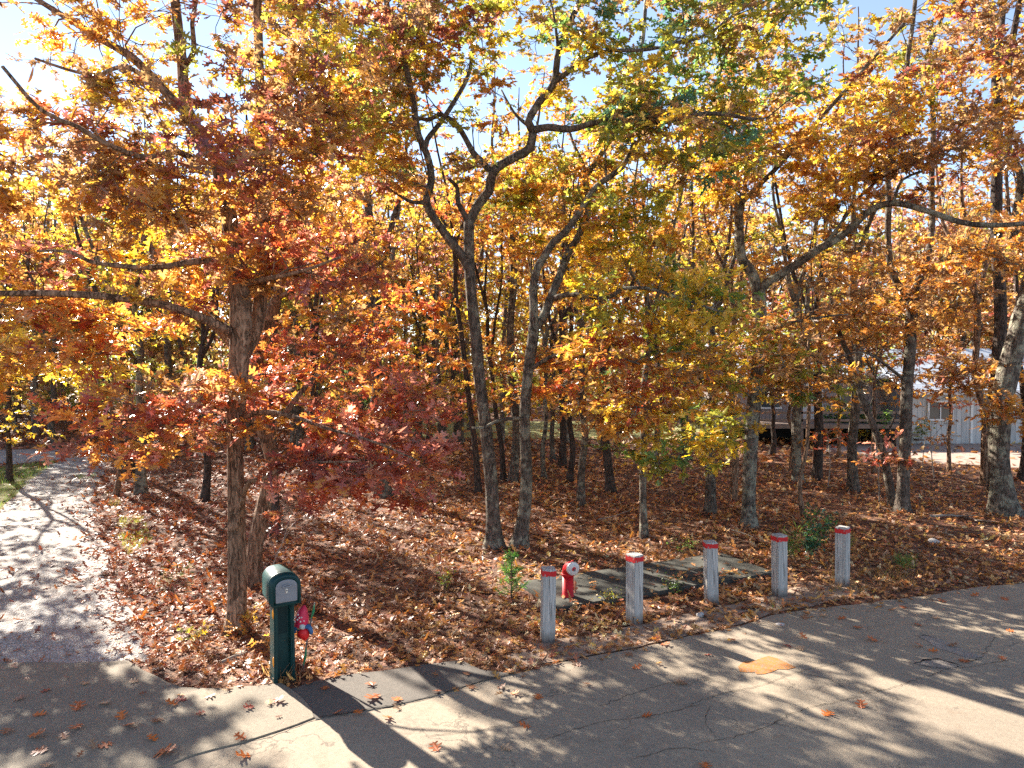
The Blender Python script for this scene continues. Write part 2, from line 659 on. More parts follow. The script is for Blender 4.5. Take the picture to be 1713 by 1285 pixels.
def auto_tree(label, px, py, rpx, height, pal, crown=(1.8, 0.55), n=60, lean=(0, 0), bark='bark_grey', name='oak_tree', px_top=None,
              fork=0.42, wob=0.06, low=0, lowpal=None, twigs=5, per=8, size=0.128, gap=0.1, nlimb=3, spread=0.5):
    """a tree standing where its foot shows at (px,py); height in metres; crown=(radius, start as share of the height)"""
    b = gnd(px, py)
    t = Tree(b)
    t.dens = 1.2 if b[1] > 20 else .8
    if b[1] > 17:
        height *= 1.07
    Y = b[1]
    r = rpx / F * Y
    fh = height * fork
    top = b + np.array([lean[0], lean[1], fh])
    if px_top is not None:
        q = at(px_top[0], px_top[1], Y)
        top = b + (q - b) * (fh / max(0.5, q[2]))
    k = 5
    W = [b + (top - b) * i / k + np.array([RNG.normal(0, wob), RNG.normal(0, wob), 0]) * (0 < i) for i in range(k + 1)]
    W[0] = W[0] - np.array([0, 0, 0.06])
    R = np.linspace(r, r * 0.72, k + 1)
    Pt, Rt = t.limb_world(np.array(W), R, 10, 0.16, 0.0, 0.06, True, 0.9)
    cr = crown[0]
    drift = np.array([lean[0], lean[1], 0]) * 0.6
    a0 = RNG.uniform(0, 6.28)
    for i in range(nlimb):
        a = a0 + i * 6.28 / nlimb + RNG.normal(0, 0.3)
        u = 0.25 if i == 0 else RNG.uniform(0.45, 0.8)
        end = Pt[-1] + drift + np.array([math.cos(a) * cr * u, math.sin(a) * cr * u, (height - fh) * RNG.uniform(0.72, 0.95)])
        mid = (Pt[-1] + end) / 2 + np.array([math.cos(a), math.sin(a), 0]) * cr * 0.16 + RNG.normal(0, 0.12, 3)
        s = Pt[-1] if i < 2 else Pt[int(len(Pt) * RNG.uniform(0.75, 0.98)) - 1]
        t.limb_world(np.array([s, s * 0.65 + mid * 0.35 + RNG.normal(0, 0.08, 3), mid, end]), np.array([Rt[-1] * 0.8, Rt[-1] * 0.66, Rt[-1] * 0.48, 0.012]), 7, 0.2, 0.08, 0.04)
    z0 = height * crown[1]
    c = Pt[-1] + drift
    c = np.array([c[0], c[1], (z0 + height) / 2])
    t.blob(c, (cr, cr, (height - z0) / 2 + 0.2), n, pal, gap=gap, size=size, twigs=twigs, per=per, spread=spread)
    if not low and Y > 17 and name == 'oak_tree':
        t.blob(np.array([b[0], b[1], RNG.uniform(2.3, 3.4)]), (1.9, 1.8, .85), 13, lowpal or pal, size=size, twigs=twigs, per=per, tilt=.4, flat=.18, spread=spread)
    if low:
        t.blob(np.array([b[0], b[1], z0 * 0.62]), (cr * 0.9, cr * 0.9, z0 * 0.28), low, lowpal or pal, size=size, twigs=twigs, per=per, tilt=0.4, spread=spread)
    return t.finish(name, label, 'tree', TG, bark)


# ---- front left oak with two stems
def front_trees():
    t = Tree(gnd(395, 1055))
    t.dens = .62
    t.trunk_px([(395, 1055, 15.5), (397, 980, 14.5), (396, 900, 13.5), (393, 750, 13.5), (398, 640, 15), (404, 545, 17.5), (398, 450, 15.5), (388, 390, 13), (375, 320, 11.5), (362, 270, 11, .1),
                (338, 232, 10, .2), (312, 180, 9, .3), (304, 100, 8, .4), (293, 0, 7, .5), (286, -90, 5, .6)], 18, 0.085, 0.055)
    t.limb_px([(402, 600, .1), (421, 565, .35), (434, 520, .5), (439, 470, .5), (440, 400, .6), (438, 300, .7), (434, 150, .8), (430, 0, .9), (427, -80, 1)], 13.5, 6, 14, 0, 0.07)
    t.limb_px([(392, 562), (372, 548, -.2), (330, 530, -.4), (270, 510, -.6), (180, 495, -.8), (80, 490, -1), (0, 492, -1.2), (-90, 486, -1.4)], 9, 4, 10, 0.02)
    t.limb_px([(397, 440), (383, 436, -.1), (330, 437, -.4), (260, 447, -.7), (200, 445, -.9), (150, 437, -1.1), (115, 420, -1.2), (60, 418, -1.4)], 7, 2, 8, 0.02)
    t.limb_px([(396, 585), (377, 560, .4), (340, 525, .7), (307, 497, 1.0), (287, 463, 1.2), (262, 428, 1.4), (230, 380, 1.7), (200, 348, 1.9), (165, 318, 2.2), (120, 270, 2.5)], 9, 3.5, 9, 0.02)
    t.limb_px([(405, 475), (425, 472, -.1), (450, 468, -.3), (490, 458, -.6), (522, 450, -.8), (570, 430, -1)], 6, 2, 8, 0.02)
    t.limb_px([(362, 270), (337, 272, -.3), (300, 254, -.6), (270, 262, -.8), (233, 264, -1), (170, 240, -1.3), (130, 215, -1.4), (67, 188, -1.6), (0, 115, -1.8)], 6, 3, 8, 0.02)
    t.limb_px([(320, 195, .3), (300, 178, .4), (230, 105, .7), (205, 85, .8), (150, 52, 1), (100, 22, 1.2), (30, -20, 1.5)], 9, 4, 9, 0.02)
    t.limb_px([(312, 182, .3), (262, 140, .3), (205, 110, .2), (170, 125, .1), (130, 120, 0), (60, 100, -.2)], 5, 2, 7, 0.03)
    t.limb_px([(310, 110, .4), (325, 85, .2), (322, 40, 0), (330, 0, -.2), (350, -60, -.4)], 5, 2.5, 7, 0.02)
    t.limb_px([(397, 900), (412, 815, -.4), (440, 800, -.7), (475, 785, -1), (520, 775, -1.3), (600, 772, -1.7)], 5, 1.5, 7, 0.01)
    t.limb_px([(400, 700), (440, 690, -.3), (500, 700, -.6), (560, 720, -.9), (640, 745, -1.2), (700, 770, -1.4)], 5, 1.3, 7, 0.02)
    t.limb_px([(395, 690), (350, 680, -.2), (290, 690, -.4), (230, 705, -.7), (180, 700, -.9)], 4, 1.2, 7, 0.02)
    A = dict(twigs=6, per=6, size=0.15)
    t.blob_px(590, 790, 190, 80, 8.3, 1.1, 74, 'red:3,pink:4,orange:1,maroon:1', tilt=0.3, flat=0.12, **A)
    t.blob_px(560, 680, 190, 75, 9.4, 1.2, 66, 'red:4,pink:2,orange:2,maroon:1', tilt=0.4, flat=0.16, **A)
    t.blob_px(270, 690, 150, 90, 7.9, .9, 58, 'red:2,orange:2,pink:2,brown:1', tilt=0.4, flat=0.16, **A)
    t.blob_px(110, 545, 170, 75, 8.2, 1.2, 58, 'orange:3,gold:1,red:1', tilt=0.45, flat=0.2, **A)
    t.blob_px(240, 430, 240, 110, 8.6, 1.6, 80, 'orange:3,maroon:1,brown:2,gold:1,pink:1', tilt=0.5, **A)
    t.blob_px(540, 400, 150, 170, 9.2, 1.6, 66, 'red:2,pink:1,maroon:1,brown:2,orange:2', tilt=0.5, **A)
    t.blob_px(330, 270, 210, 120, 8.3, 1.5, 88, 'maroon:2,brown:4,orange:2,gold:1', tilt=0.5, **A)
    t.blob_px(90, 290, 150, 110, 8.4, 1.4, 54, 'maroon:1,brown:3,orange:3,gold:1', tilt=0.5, **A)
    t.blob_px(480, 140, 150, 120, 9.4, 1.6, 64, 'brown:3,maroon:1,orange:2,gold:1,olive:1', tilt=0.55, **A)
    t.blob_px(250, 60, 240, 120, 9.8, 2.0, 60, 'brown:2,orange:2,gold:1', tilt=0.55, gap=.2, **A)
    t.blob_px(560, 20, 160, 80, 9.4, 1.5, 36, 'olive:2,brown:2,maroon:1', tilt=0.55, **A)
    t.blob_px(380, -120, 330, 120, 10, 2.0, 24, 'brown:2,orange:2,gold:1', gap=.2, **A)
    t.finish('oak_tree', 'shaggy brown-barked oak right behind the green mailbox, nearest to the road', 'tree', TG, 'bark_brown')

    t = Tree(gnd(424, 978))
    t.dens = .7
    t.trunk_px([(424, 978, 13), (425, 930, 12), (434, 880, 12), (448, 820, 11.5), (456, 780, 11.5), (446, 735, 12), (430, 690, 12), (424, 640, 11, .1), (440, 570, 9, .4), (462, 500, 8, .6), (476, 420, 7, .8), (490, 330, 6, 1), (520, 250, 5, 1.2), (538, 150, 4, 1.3)], 14, 0.08, 0.07)
    t.limb_px([(446, 735), (480, 690, .2), (520, 640, .4), (560, 600, .6), (600, 540, .8)], 6, 2)
    t.limb_px([(462, 500, .6), (520, 470, .6), (556, 430, .5), (600, 400, .4)], 5, 2)
    t.blob_px(560, 600, 130, 90, 11.3, 1.2, 44, 'red:3,orange:2,maroon:1', twigs=6, per=6, tilt=.45)
    t.blob_px(540, 330, 150, 190, 11.8, 1.5, 90, 'orange:3,gold:2,pink:1,brown:1', twigs=6, per=6)
    t.blob_px(520, 90, 140, 120, 12, 1.5, 50, 'orange:2,gold:1,brown:2', twigs=6, per=6)
    t.finish('oak_tree', 'crooked brown stem bent like an elbow, just right of the shaggy oak behind the mailbox', 'tree', TG, 'bark_brown')

    # ---- pair in the middle
    t = Tree(gnd(828, 915))
    t.dens = .86
    t.trunk_px([(828, 915, 13.5), (825, 860, 11.5), (821, 790, 10.8), (808, 680, 10), (797, 580, 9.8), (787, 470, 9), (784, 372, 9)], 14, 0.07, 0.09)
    t.limb_px([(784, 374), (800, 342), (818, 320, -.1), (824, 288, -.2), (852, 268, -.3), (886, 248, -.4), (891, 216, -.5)], 8.5, 7, 10, 0.0)
    t.limb_px([(891, 218, -.5), (916, 213, -.6), (952, 217, -.8), (993, 206, -1), (1040, 196, -1.2), (1100, 205, -1.5), (1180, 190, -1.8), (1260, 200, -2.2)], 6.5, 3, 9, 0.01)
    t.limb_px([(890, 218, -.5), (884, 204, -.6), (902, 172, -.6), (926, 140, -.6), (934, 84, -.7), (947, 50, -.8), (970, 0, -1), (990, -70, -1.2)], 7, 4, 9, 0.01)
    t.limb_px([(934, 84, -.7), (928, 50, -.9), (917, 0, -1.1)], 3, 1.5, 7)
    t.limb_px([(925, 140, -.6), (975, 105, -.9), (1010, 88, -1.2), (1080, 85, -1.6), (1160, 70, -2)], 4.5, 2, 7, 0.02)
    t.limb_px([(823, 288, -.2), (803, 268, -.1), (790, 255, 0), (772, 222, .1), (757, 203, .2), (735, 192, .3), (718, 200, .4), (690, 195, .6)], 6, 3, 9, 0.01)
    t.limb_px([(784, 372), (776, 358), (766, 340, -.1), (765, 315, -.2), (752, 300, -.4)], 6, 3, 8, 0.0)
    t.limb_px([(786, 455), (775, 432), (757, 408, -.1), (727, 366, -.2), (713, 337, -.3), (722, 300, -.3), (714, 258, -.3), (700, 226, -.4), (690, 165, -.5), (678, 110, -.7), (655, 50, -.9), (640, -40, -1.1)], 8, 4.5, 10, 0.0)
    t.limb_px([(711, 248, -.3), (715, 233, -.2), (735, 208, 0), (760, 170, .3), (785, 120, .6), (790, 50, .9)], 5, 3, 8)
    t.limb_px([(712, 340, -.3), (690, 338, -.4), (672, 330, -.6), (640, 310, -.9)], 4, 1.5, 7)
    t.limb_px([(716, 318, -.3), (700, 310, -.4), (668, 296, -.7), (627, 270, -1), (580, 262, -1.3)], 4.5, 2, 7, 0.01)
    t.limb_px([(891, 216, -.5), (876, 205, -.4), (860, 190, -.3), (840, 150, 0)], 4, 1.5, 7)
    A = dict(twigs=6, per=8, size=0.125)
    t.blob_px(700, 210, 150, 120, 12.3, 1.5, 85, 'orange:2,olive:3,brown:2,gold:1,green:1', **A)
    t.blob_px(720, 60, 160, 90, 12.2, 1.5, 70, 'olive:3,brown:2,orange:1,maroon:1,gold:1', gap=.05, **A)
    t.blob_px(960, 300, 130, 90, 13.8, 1.2, 50, 'orange:3,olive:2,gold:1', **A)
    t.blob_px(620, 120, 110, 130, 13.4, 1.4, 60, 'gold:3,orange:2,olive:2,brown:1', **A)
    t.blob_px(840, 60, 100, 80, 13.6, 1.4, 34, 'olive:2,gold:2,brown:1', **A)
    t.blob_px(1080, 120, 170, 130, 11.4, 1.6, 84, 'olive:4,green:1,brown:2,gold:2,teal:1', **A)
    t.blob_px(1220, 90, 180, 150, 11.2, 1.6, 88, 'olive:4,brown:3,green:1,teal:1,gold:2', **A)
    t.blob_px(1170, 225, 170, 70, 11.0, 1.2, 44, 'olive:3,green:1,teal:1,brown:2,gold:1', **A)
    t.blob_px(830, 350, 110, 60, 14.0, 1.0, 26, 'orange:2,olive:1,gold:1', **A)
    t.blob_px(900, -120, 400, 110, 12.2, 2.0, 24, 'olive:2,brown:2,orange:1', gap=.2, **A)
    t.blob_px(690, 560, 100, 90, 13.6, 1.0, 34, 'red:2,orange:3', tilt=.4, flat=.15, **A)
    t.finish('oak_tree', 'oak at the left of the close pair of trunks standing behind the red hydrant', 'tree', TG, 'bark_grey')

    t = Tree(gnd(869, 914))
    t.dens = .75
    t.trunk_px([(869, 914, 12.5), (876, 860, 10.5), (880, 800, 9.8), (878, 700, 9), (884, 620, 9), (892, 565, 9.5), (893, 545, 9.5)], 14, 0.07, 0.09)
    t.limb_px([(893, 550), (893, 510), (892, 480), (900, 446, -.1), (911, 428, -.1), (926, 405, -.2), (948, 386, -.3), (976, 345, -.4), (998, 312, -.5), (1040, 280, -.7), (1062, 240, -.9)], 8, 4.5, 10, 0.0)
    t.limb_px([(893, 550), (908, 532, .1), (924, 492, .2), (938, 457, .3), (950, 425, .4), (968, 395, .5), (985, 350, .6), (982, 318, .7), (979, 294, .7)], 8, 5, 10, 0.0)
    t.limb_px([(979, 296, .7), (1005, 262, .6), (1028, 222, .5), (1040, 198, .5), (1060, 150, .6), (1072, 80, .8), (1080, 0, 1)], 5, 3, 8)
    t.limb_px([(980, 296, .7), (975, 270, .8), (960, 238, .9), (952, 216, 1)], 3.5, 2, 7)
    t.limb_px([(922, 500, .2), (935, 497, 0), (955, 492, -.3), (985, 496, -.6), (1015, 498, -.9), (1028, 493, -1), (1040, 483, -1.1), (1085, 483, -1.4), (1140, 500, -1.8), (1200, 520, -2.1)], 5.5, 2, 8, 0.0)
    t.limb_px([(884, 620), (920, 600, -.3), (960, 585, -.7), (1010, 590, -1.1), (1070, 610, -1.5)], 4, 1.5, 7)
    t.limb_px([(880, 700), (840, 702, -.5), (808, 716, -.9), (790, 716, -1)], 3.5, 2, 7, 0.0)
    A = dict(twigs=6, per=8, size=0.125)
    t.blob_px(1080, 520, 150, 90, 11.4, 1.2, 76, 'yellow:3,gold:3,olive:2,green:1', tilt=.4, flat=.2, **A)
    t.blob_px(985, 440, 140, 100, 14.2, 1.0, 56, 'orange:3,gold:2,yellow:1', **A)
    t.blob_px(1040, 640, 170, 90, 11.2, 1.2, 76, 'orange:3,brown:2,gold:1,red:1', tilt=.35, flat=.15, **A)
    t.blob_px(870, 620, 110, 60, 13.8, 1.0, 34, 'orange:3,red:2,olive:1', tilt=.4, flat=.15, **A)
    t.blob_px(1040, 380, 120, 80, 12.4, 1.2, 44, 'olive:2,yellow:2,orange:2', **A)
    t.blob_px(1120, 740, 130, 70, 11.6, 1.0, 24, 'gold:2,olive:2,green:1', tilt=.35, flat=.15, **A)
    t.finish('oak_tree', 'right oak of the close pair of trunks, forked at mid height, behind the hydrant', 'tree', TG, 'bark_lichen')

    # ---- right, long arching limb
    t = Tree(gnd(1253, 880))
    t.dens = .8
    t.trunk_px([(1253, 880, 11.5), (1253, 830, 10.5), (1256, 748, 11), (1262, 670, 11), (1268, 610, 10.5), (1272, 550, 10.5), (1270, 492, 11)], 13, 0.07, 0.1)
    t.limb_px([(1270, 496), (1258, 458), (1240, 430), (1237, 395), (1236, 360), (1230, 328)], 9, 7, 10, 0.0)
    t.limb_px([(1231, 330), (1222, 310, .1), (1225, 270, .3), (1215, 200, .6), (1220, 120, .9), (1235, 40, 1.2)], 5, 2.5, 8)
    t.limb_px([(1233, 345), (1250, 330, -.1), (1273, 307, -.2), (1300, 280, -.4), (1335, 240, -.6), (1380, 190, -.9), (1450, 110, -1.3), (1520, 30, -1.6)], 5, 2.5, 8, 0.01)
    t.limb_px([(1270, 494), (1280, 475, -.1), (1298, 464, -.2), (1335, 440, -.4), (1372, 415, -.7), (1400, 400, -.8), (1430, 375, -1), (1457, 351, -1.2), (1494, 340, -1.5), (1541, 350, -1.9), (1608, 372, -2.4), (1658, 377, -2.8), (1720, 374, -3.2), (1790, 372, -3.6)], 8, 3.5, 10, 0.0)
    t.limb_px([(1372, 415, -.7), (1400, 385, -.9), (1440, 330, -1.1), (1490, 290, -1.4), (1560, 260, -1.7)], 3.5, 1.5, 7, 0.01)
    t.limb_px([(1494, 340, -1.5), (1510, 300, -1.7), (1555, 280, -1.9), (1590, 250, -2)], 2.8, 1.5, 7, 0.01)
    t.limb_px([(1262, 670), (1230, 640, -.5), (1190, 630, -.9), (1150, 640, -1.2)], 3, 1.2, 7)
    t.limb_px([(1266, 560), (1310, 545, -.5), (1370, 535, -.9), (1420, 530, -1.1)], 3, 1.2, 7)
    A = dict(twigs=6, per=8, size=0.125)
    t.blob_px(1240, 590, 130, 90, 13.2, 1.2, 62, 'brown:3,olive:3,orange:2', tilt=.35, flat=.15, **A)
    t.blob_px(1270, 300, 190, 80, 13.6, 1.6, 86, 'orange:3,gold:2,brown:2', **A)
    t.blob_px(1400, 250, 150, 90, 13.0, 1.6, 74, 'orange:3,gold:2,brown:2', **A)
    t.blob_px(1330, 80, 130, 110, 13.4, 1.6, 36, 'brown:2,olive:2,orange:1', gap=.15, **A)
    t.blob_px(1560, 250, 130, 80, 12.6, 1.3, 50, 'brown:3,orange:2,maroon:1', **A)
    t.blob_px(1550, 90, 150, 70, 12.4, 1.4, 30, 'brown:3,orange:2,maroon:1', gap=.15, **A)
    t.blob_px(1150, 640, 80, 60, 13, 1.0, 24, 'gold:2,orange:2,olive:1', tilt=.35, **A)
    t.blob_px(1370, 430, 150, 60, 13.6, 1.4, 22, 'brown:2,orange:2', **A)
    t.blob_px(1345, 625, 90, 50, 14.8, 1.2, 34, 'brown:2,orange:2,olive:2,green:1', tilt=.35, flat=.15, **A)
    t.blob_px(1180, 730, 80, 60, 13.2, 1.0, 20, 'yellow:2,olive:2,gold:1', tilt=.35, **A)
    t.finish('oak_tree', 'oak with a long limb arching out to the right, behind the third weathered post', 'tree', TG, 'bark_lichen')

    # ---- far right, thick leaning trunk
    t = Tree(gnd(1682, 860))
    t.trunk_px([(1682, 860, 18.5), (1676, 815, 17), (1672, 765, 15.5), (1675, 690, 15.5), (1688, 615, 16.5), (1709, 540, 16), (1730, 460, 15), (1745, 380, 15), (1752, 250, 12), (1760, 100, 9), (1770, -60, 6)], 18, 0.06, 0.08)
    t.limb_px([(1735, 430), (1700, 380, .2), (1705, 300, .4), (1685, 240, .5), (1690, 160, .6), (1650, 60, .7)], 8, 3, 9)
    t.limb_px([(1730, 460), (1690, 440, -.6), (1640, 420, -1), (1580, 425, -1.4)], 4, 1.5, 7)
    A = dict(twigs=6, per=8, size=0.125)
    t.blob_px(1690, 150, 130, 160, 15, 1.8, 60, 'gold:2,orange:2,yellow:1,brown:1', gap=.1, **A)
    t.blob_px(1640, 420, 130, 80, 14, 1.5, 52, 'orange:3,brown:3', **A)
    t.blob_px(1720, 690, 60, 50, 14.4, .8, 14, 'orange:3,brown:2', **A)
    t.finish('oak_tree', 'thick grey oak trunk leaning right at the right edge of the wood', 'tree', TG, 'bark_lichen')

    # ---- leaning pair in front of the house
    t = Tree(gnd(1509, 856))
    t.trunk_px([(1509, 856, 10.5), (1510, 820, 9.5), (1513, 765, 9.5), (1516, 664, 9), (1522, 597, 9), (1526, 514, 9), (1530, 485, 8)], 12, 0.07, 0.1)
    t.limb_px([(1527, 505), (1508, 488), (1492, 450), (1488, 390), (1488, 340), (1484, 280), (1500, 240), (1515, 190), (1520, 100), (1530, 10), (1540, -60)], 6, 3, 9)
    t.limb_px([(1529, 490), (1545, 450, .2), (1560, 380, .4), (1558, 300, .5), (1562, 200, .6), (1550, 110, .6), (1580, 20, .7)], 6, 3, 9)
    t.limb_px([(1518, 640), (1480, 610, -.4), (1440, 590, -.7), (1390, 600, -1)], 3, 1.2, 7)
    A = dict(twigs=6, per=8, size=0.125)
    t.blob_px(1500, 500, 130, 80, 15.2, 1.4, 44, 'orange:3,brown:2', tilt=.4, **A)
    t.blob_px(1500, 190, 130, 110, 16, 1.6, 54, 'gold:2,olive:2,orange:2', gap=.15, **A)
    t.blob_px(1430, 630, 70, 50, 15, 1, 12, None, bare=True)
    t.blob_px(1590, 625, 100, 50, 16.4, 1.2, 34, 'orange:3,brown:2,pink:1', tilt=.4, flat=.15, **A)
    t.blob_px(1450, 545, 90, 45, 16.4, 1.2, 20, 'orange:2,brown:2,gold:1', tilt=.4, flat=.15, **A)
    t.blob_px(1530, 20, 150, 80, 16, 1.6, 22, 'olive:2,brown:2,gold:1', gap=.2, **A)
    t.finish('oak_tree', 'straight dark trunk with a leaning stem at its foot, in front of the grey house', 'tree', TG, 'bark_grey')
    t = Tree(gnd(1494, 848))
    t.trunk_px([(1494, 848, 6.5), (1486, 800, 6), (1475, 751, 6), (1458, 705, 5.5), (1441, 664, 5.5), (1430, 620, 5), (1405, 560, 4), (1390, 500, 3)], 10, 0.06, 0.1)
    t.limb_px([(1475, 751), (1488, 720, -.2), (1500, 690, -.4)], 3, 1.2, 6)
    t.blob_px(1400, 620, 90, 60, 16.2, 1.2, 16, None, bare=True)
    t.blob_px(1390, 560, 110, 50, 16, 1.2, 20, 'brown:2,orange:2,olive:1', twigs=5, per=5)
    t.blob_px(1440, 760, 90, 30, 15.6, .8, 8, 'red:2,pink:1,brown:1', twigs=4, per=5, tilt=.3)
    t.finish('oak_tree', 'slim trunk leaning left away from the straight dark trunk in front of the house', 'tree', TG, 'bark_grey')


front_trees()
# ---- mid wood, each with the foot the photo shows
def mid_trees():
    A = auto_tree
    A('thick dark trunk deep in the wood behind the red leaf sprays beside the shaggy oak', 642, 830, 12.5, 11, 'red:2,orange:3,maroon:1,brown:1', (2.3, .45), 80, px_top=(608, 400), low=26, lowpal='red:3,orange:1', bark='bark_grey')
    A('thin purplish trunk leaning left just behind the left oak of the pair', 801, 825, 5, 10, 'orange:3,gold:1,red:1', (1.6, .5), 46, px_top=(767, 463), fork=.6, bark='bark_dark')
    A('slender trunk rising between the two stems of the oak pair behind the hydrant', 858, 806, 7.5, 11, 'orange:3,gold:2', (1.8, .5), 56, px_top=(856, 430), fork=.6)
    A('short dark trunk with a broken limb, far behind the left oak of the pair', 767, 745, 9, 10, 'gold:2,yellow:2,olive:1', (2.3, .35), 60, px_top=(763, 590), low=12)
    A('thin dark stem leaning left, seen right of the left oak of the pair', 842, 804, 4.5, 8, 'orange:2,gold:2', (1.3, .45), 30, px_top=(834, 718), fork=.55, bark='bark_dark')
    A('left one of two close dark trunks behind the second post', 941, 782, 6, 10, 'orange:3,brown:1,gold:1', (1.8, .5), 48, bark='bark_dark')
    A('right one of two close dark trunks behind the second post', 952, 805, 5, 10, 'orange:3,gold:1', (1.7, .5), 44, bark='bark_dark', low=8)
    A('grey trunk of middling size standing deep behind the red hydrant and second post', 973, 846, 6.5, 10, 'orange:3,brown:2,gold:1', (1.8, .45), 52, low=22, lowpal='orange:2,brown:1,gold:1')
    A('dark leaning trunk under a cluster of bright red-orange leaves, behind the second post', 1022, 824, 7.5, 9, 'orange:3,red:2,brown:1', (1.8, .4), 48, px_top=(1013, 690), bark='bark_dark', low=18, lowpal='red:2,orange:2')
    A('pale slim trunk standing alone just behind the second and third posts', 1078, 900, 6, 8.5, 'yellow:2,olive:2,gold:2', (1.5, .5), 40, px_top=(1082, 560), fork=.55, bark='bark_lichen', low=26, lowpal='olive:2,gold:2,green:1', twigs=5)
    A('medium grey trunk left of the oak with the arching limb', 1188, 860, 8, 10, 'orange:2,olive:2,gold:1', (1.7, .45), 52, low=26, lowpal='yellow:2,gold:2,olive:1', px_top=(1190, 640))
    A('slim brown trunk between the arching-limb oak and the grey trunk left of it', 1224, 836, 6, 10, 'orange:3,brown:1,gold:1', (1.6, .5), 44, px_top=(1221, 600), bark='bark_brown', low=8)
    A('lichen-spotted trunk behind the fourth post in front of the dark deck', 1335, 806, 8, 11, 'orange:3,brown:2', (1.9, .5), 54, bark='bark_lichen')
    A('thin bare brown sapling stem behind the fourth post', 1344, 864, 3.6, 6, 'orange:2,brown:2', (1.2, .5), 16, px_top=(1352, 640), fork=.6, bark='bark_brown', nlimb=2)
    A('dark trunk before the deck of the house, right of the lichen-spotted one', 1366, 802, 7.5, 10.5, 'orange:2,brown:2,gold:1', (1.9, .5), 46, bark='bark_dark')
    A('upright grey trunk behind the fifth post with bare twigs around it', 1427, 822, 8, 12, 'gold:2,olive:2,orange:2', (1.9, .42), 60, px_top=(1430, 500), fork=.5, low=10, lowpal='orange:2,brown:1')
    A('crooked thin trunk with a raised arm, in front of the pale house wall', 1649, 810, 7, 11, 'orange:3,brown:2', (2.1, .36), 72, px_top=(1636, 560), wob=.1, bark='bark_brown')
    A('dark reddish pine-like trunk behind the thick leaning oak at the right edge', 1668, 822, 11, 14, 'gold:1,orange:2,brown:2', (2.0, .6), 54, bark='bark_dark', px_top=(1668, 430), fork=.75, name='dark_tree')
    A('dark trunk at the very right edge beside the thick leaning oak', 1709, 803, 6, 10, 'orange:2,brown:2', (1.6, .45), 36, bark='bark_dark')
    A('pale-footed grey trunk by the right edge of the gravel driveway', 236, 826, 8, 9.5, 'yellow:2,orange:2,olive:1', (1.9, .4), 56, bark='bark_lichen', low=14, lowpal='orange:2,brown:2')
    A('dark trunk right of the far end of the gravel driveway', 215, 796, 8, 10, 'gold:2,orange:2,green:1', (2.0, .4), 56, bark='bark_dark', low=14, lowpal='olive:2,green:2,gold:1')
    A('thin sapling stem on the right verge of the gravel driveway', 193, 828, 4, 6.5, 'yellow:2,gold:1,olive:2', (1.4, .4), 30, nlimb=2, bark='bark_brown')
    A('slim dark trunk on the grass strip left of the gravel driveway', 15, 806, 4.5, 8, 'orange:2,gold:2', (1.9, .34), 50, bark='bark_dark', low=14)
    A('dark trunk among fallen leaves behind and left of the shaggy oak', 342, 838, 6, 9, 'orange:3,yellow:1,gold:1', (1.8, .4), 50, bark='bark_dark', low=10, lowpal='orange:2,red:1')
    A('dark trunk behind the red leaf sprays, right of the crooked stem', 525, 814, 6.5, 10, 'orange:3,red:2,yellow:1', (2.0, .42), 56, bark='bark_dark', low=16, lowpal='red:2,orange:2')
    A('short dark stub-like trunk right behind the crooked stem near the mailbox', 460, 894, 7, 9, 'orange:3,red:2', (1.6, .5), 40, bark='bark_dark', fork=.5)
    A('grey trunk in the sunlit gap between the thick dark trunk and the oak pair', 699, 742, 6, 10, 'yellow:2,gold:2,orange:1', (2.4, .35), 50)
    A('thin trunk second from the left in the sunlit gap behind the red sprays', 719, 738, 5, 9, 'gold:2,orange:3', (2.2, .35), 44)
    A('leaning slim trunk in the sunlit gap, nearest to the left oak of the pair', 744, 750, 5, 9, 'orange:2,gold:2,olive:1', (2.0, .35), 44, px_top=(736, 690))
    A('distant trunk seen through the red leaves left of the thick dark trunk', 598, 752, 6, 11, 'orange:3,yellow:2', (2.4, .38), 54)
    A('small distant trunk deep behind the crooked stem', 500, 760, 6, 11, 'yellow:2,gold:2,orange:2', (2.4, .35), 54)
    A('pale thin stem deep in the wood, right of the forked oak of the pair', 911, 802, 4, 9, 'orange:3,gold:2', (1.7, .45), 40, bark='bark_lichen')
    A('distant slim trunk deep between the second and third posts', 1098, 780, 5, 10, 'orange:2,brown:2,gold:1', (2.0, .4), 46)
    A('distant grey trunk deep behind the third post, left of the house', 1150, 770, 6, 11, 'orange:2,red:1,gold:2', (2.2, .4), 50, low=10)
    A('young orange oak in front of the dark deck posts of the house', 1322, 786, 3.2, 6.0, 'orange:3,brown:2,olive:1', (2.0, .28), 74, bark='bark_brown', nlimb=2)
    A('young rusty oak between the upright grey trunk and the straight dark trunk', 1462, 792, 3.0, 6.2, 'brown:3,orange:2,pink:1', (1.9, .30), 72, bark='bark_brown', nlimb=2)
    A('young orange oak hiding the house roof left of the crooked thin trunk', 1588, 790, 3.2, 6.6, 'orange:3,pink:1,brown:2', (2.2, .34), 84, bark='bark_brown', nlimb=2)
    A('young olive-leaved oak at the corner of the house deck', 1402, 768, 3.0, 6.0, 'olive:3,gold:1,green:1,brown:1', (2.0, .26), 74, bark='bark_brown', nlimb=2)
    A('slim golden oak deep in the wood, left of the grey trunk behind the hydrant', 925, 770, 4, 9, 'gold:3,orange:2,yellow:1', (2.0, .3), 54, low=14)
    A('slim copper-leaved oak between the thick dark trunk and the leaning purplish trunk', 735, 790, 4, 9, 'orange:3,pink:2,gold:1', (1.9, .3), 54, low=16, lowpal='orange:2,pink:1,red:1')
    A('small red-leaved tree in front of the raised house deck', 1290, 762, 4, 5.5, 'red:3,orange:1,pink:1', (2.0, .28), 64, bark='bark_dark', name='small_oak_tree')
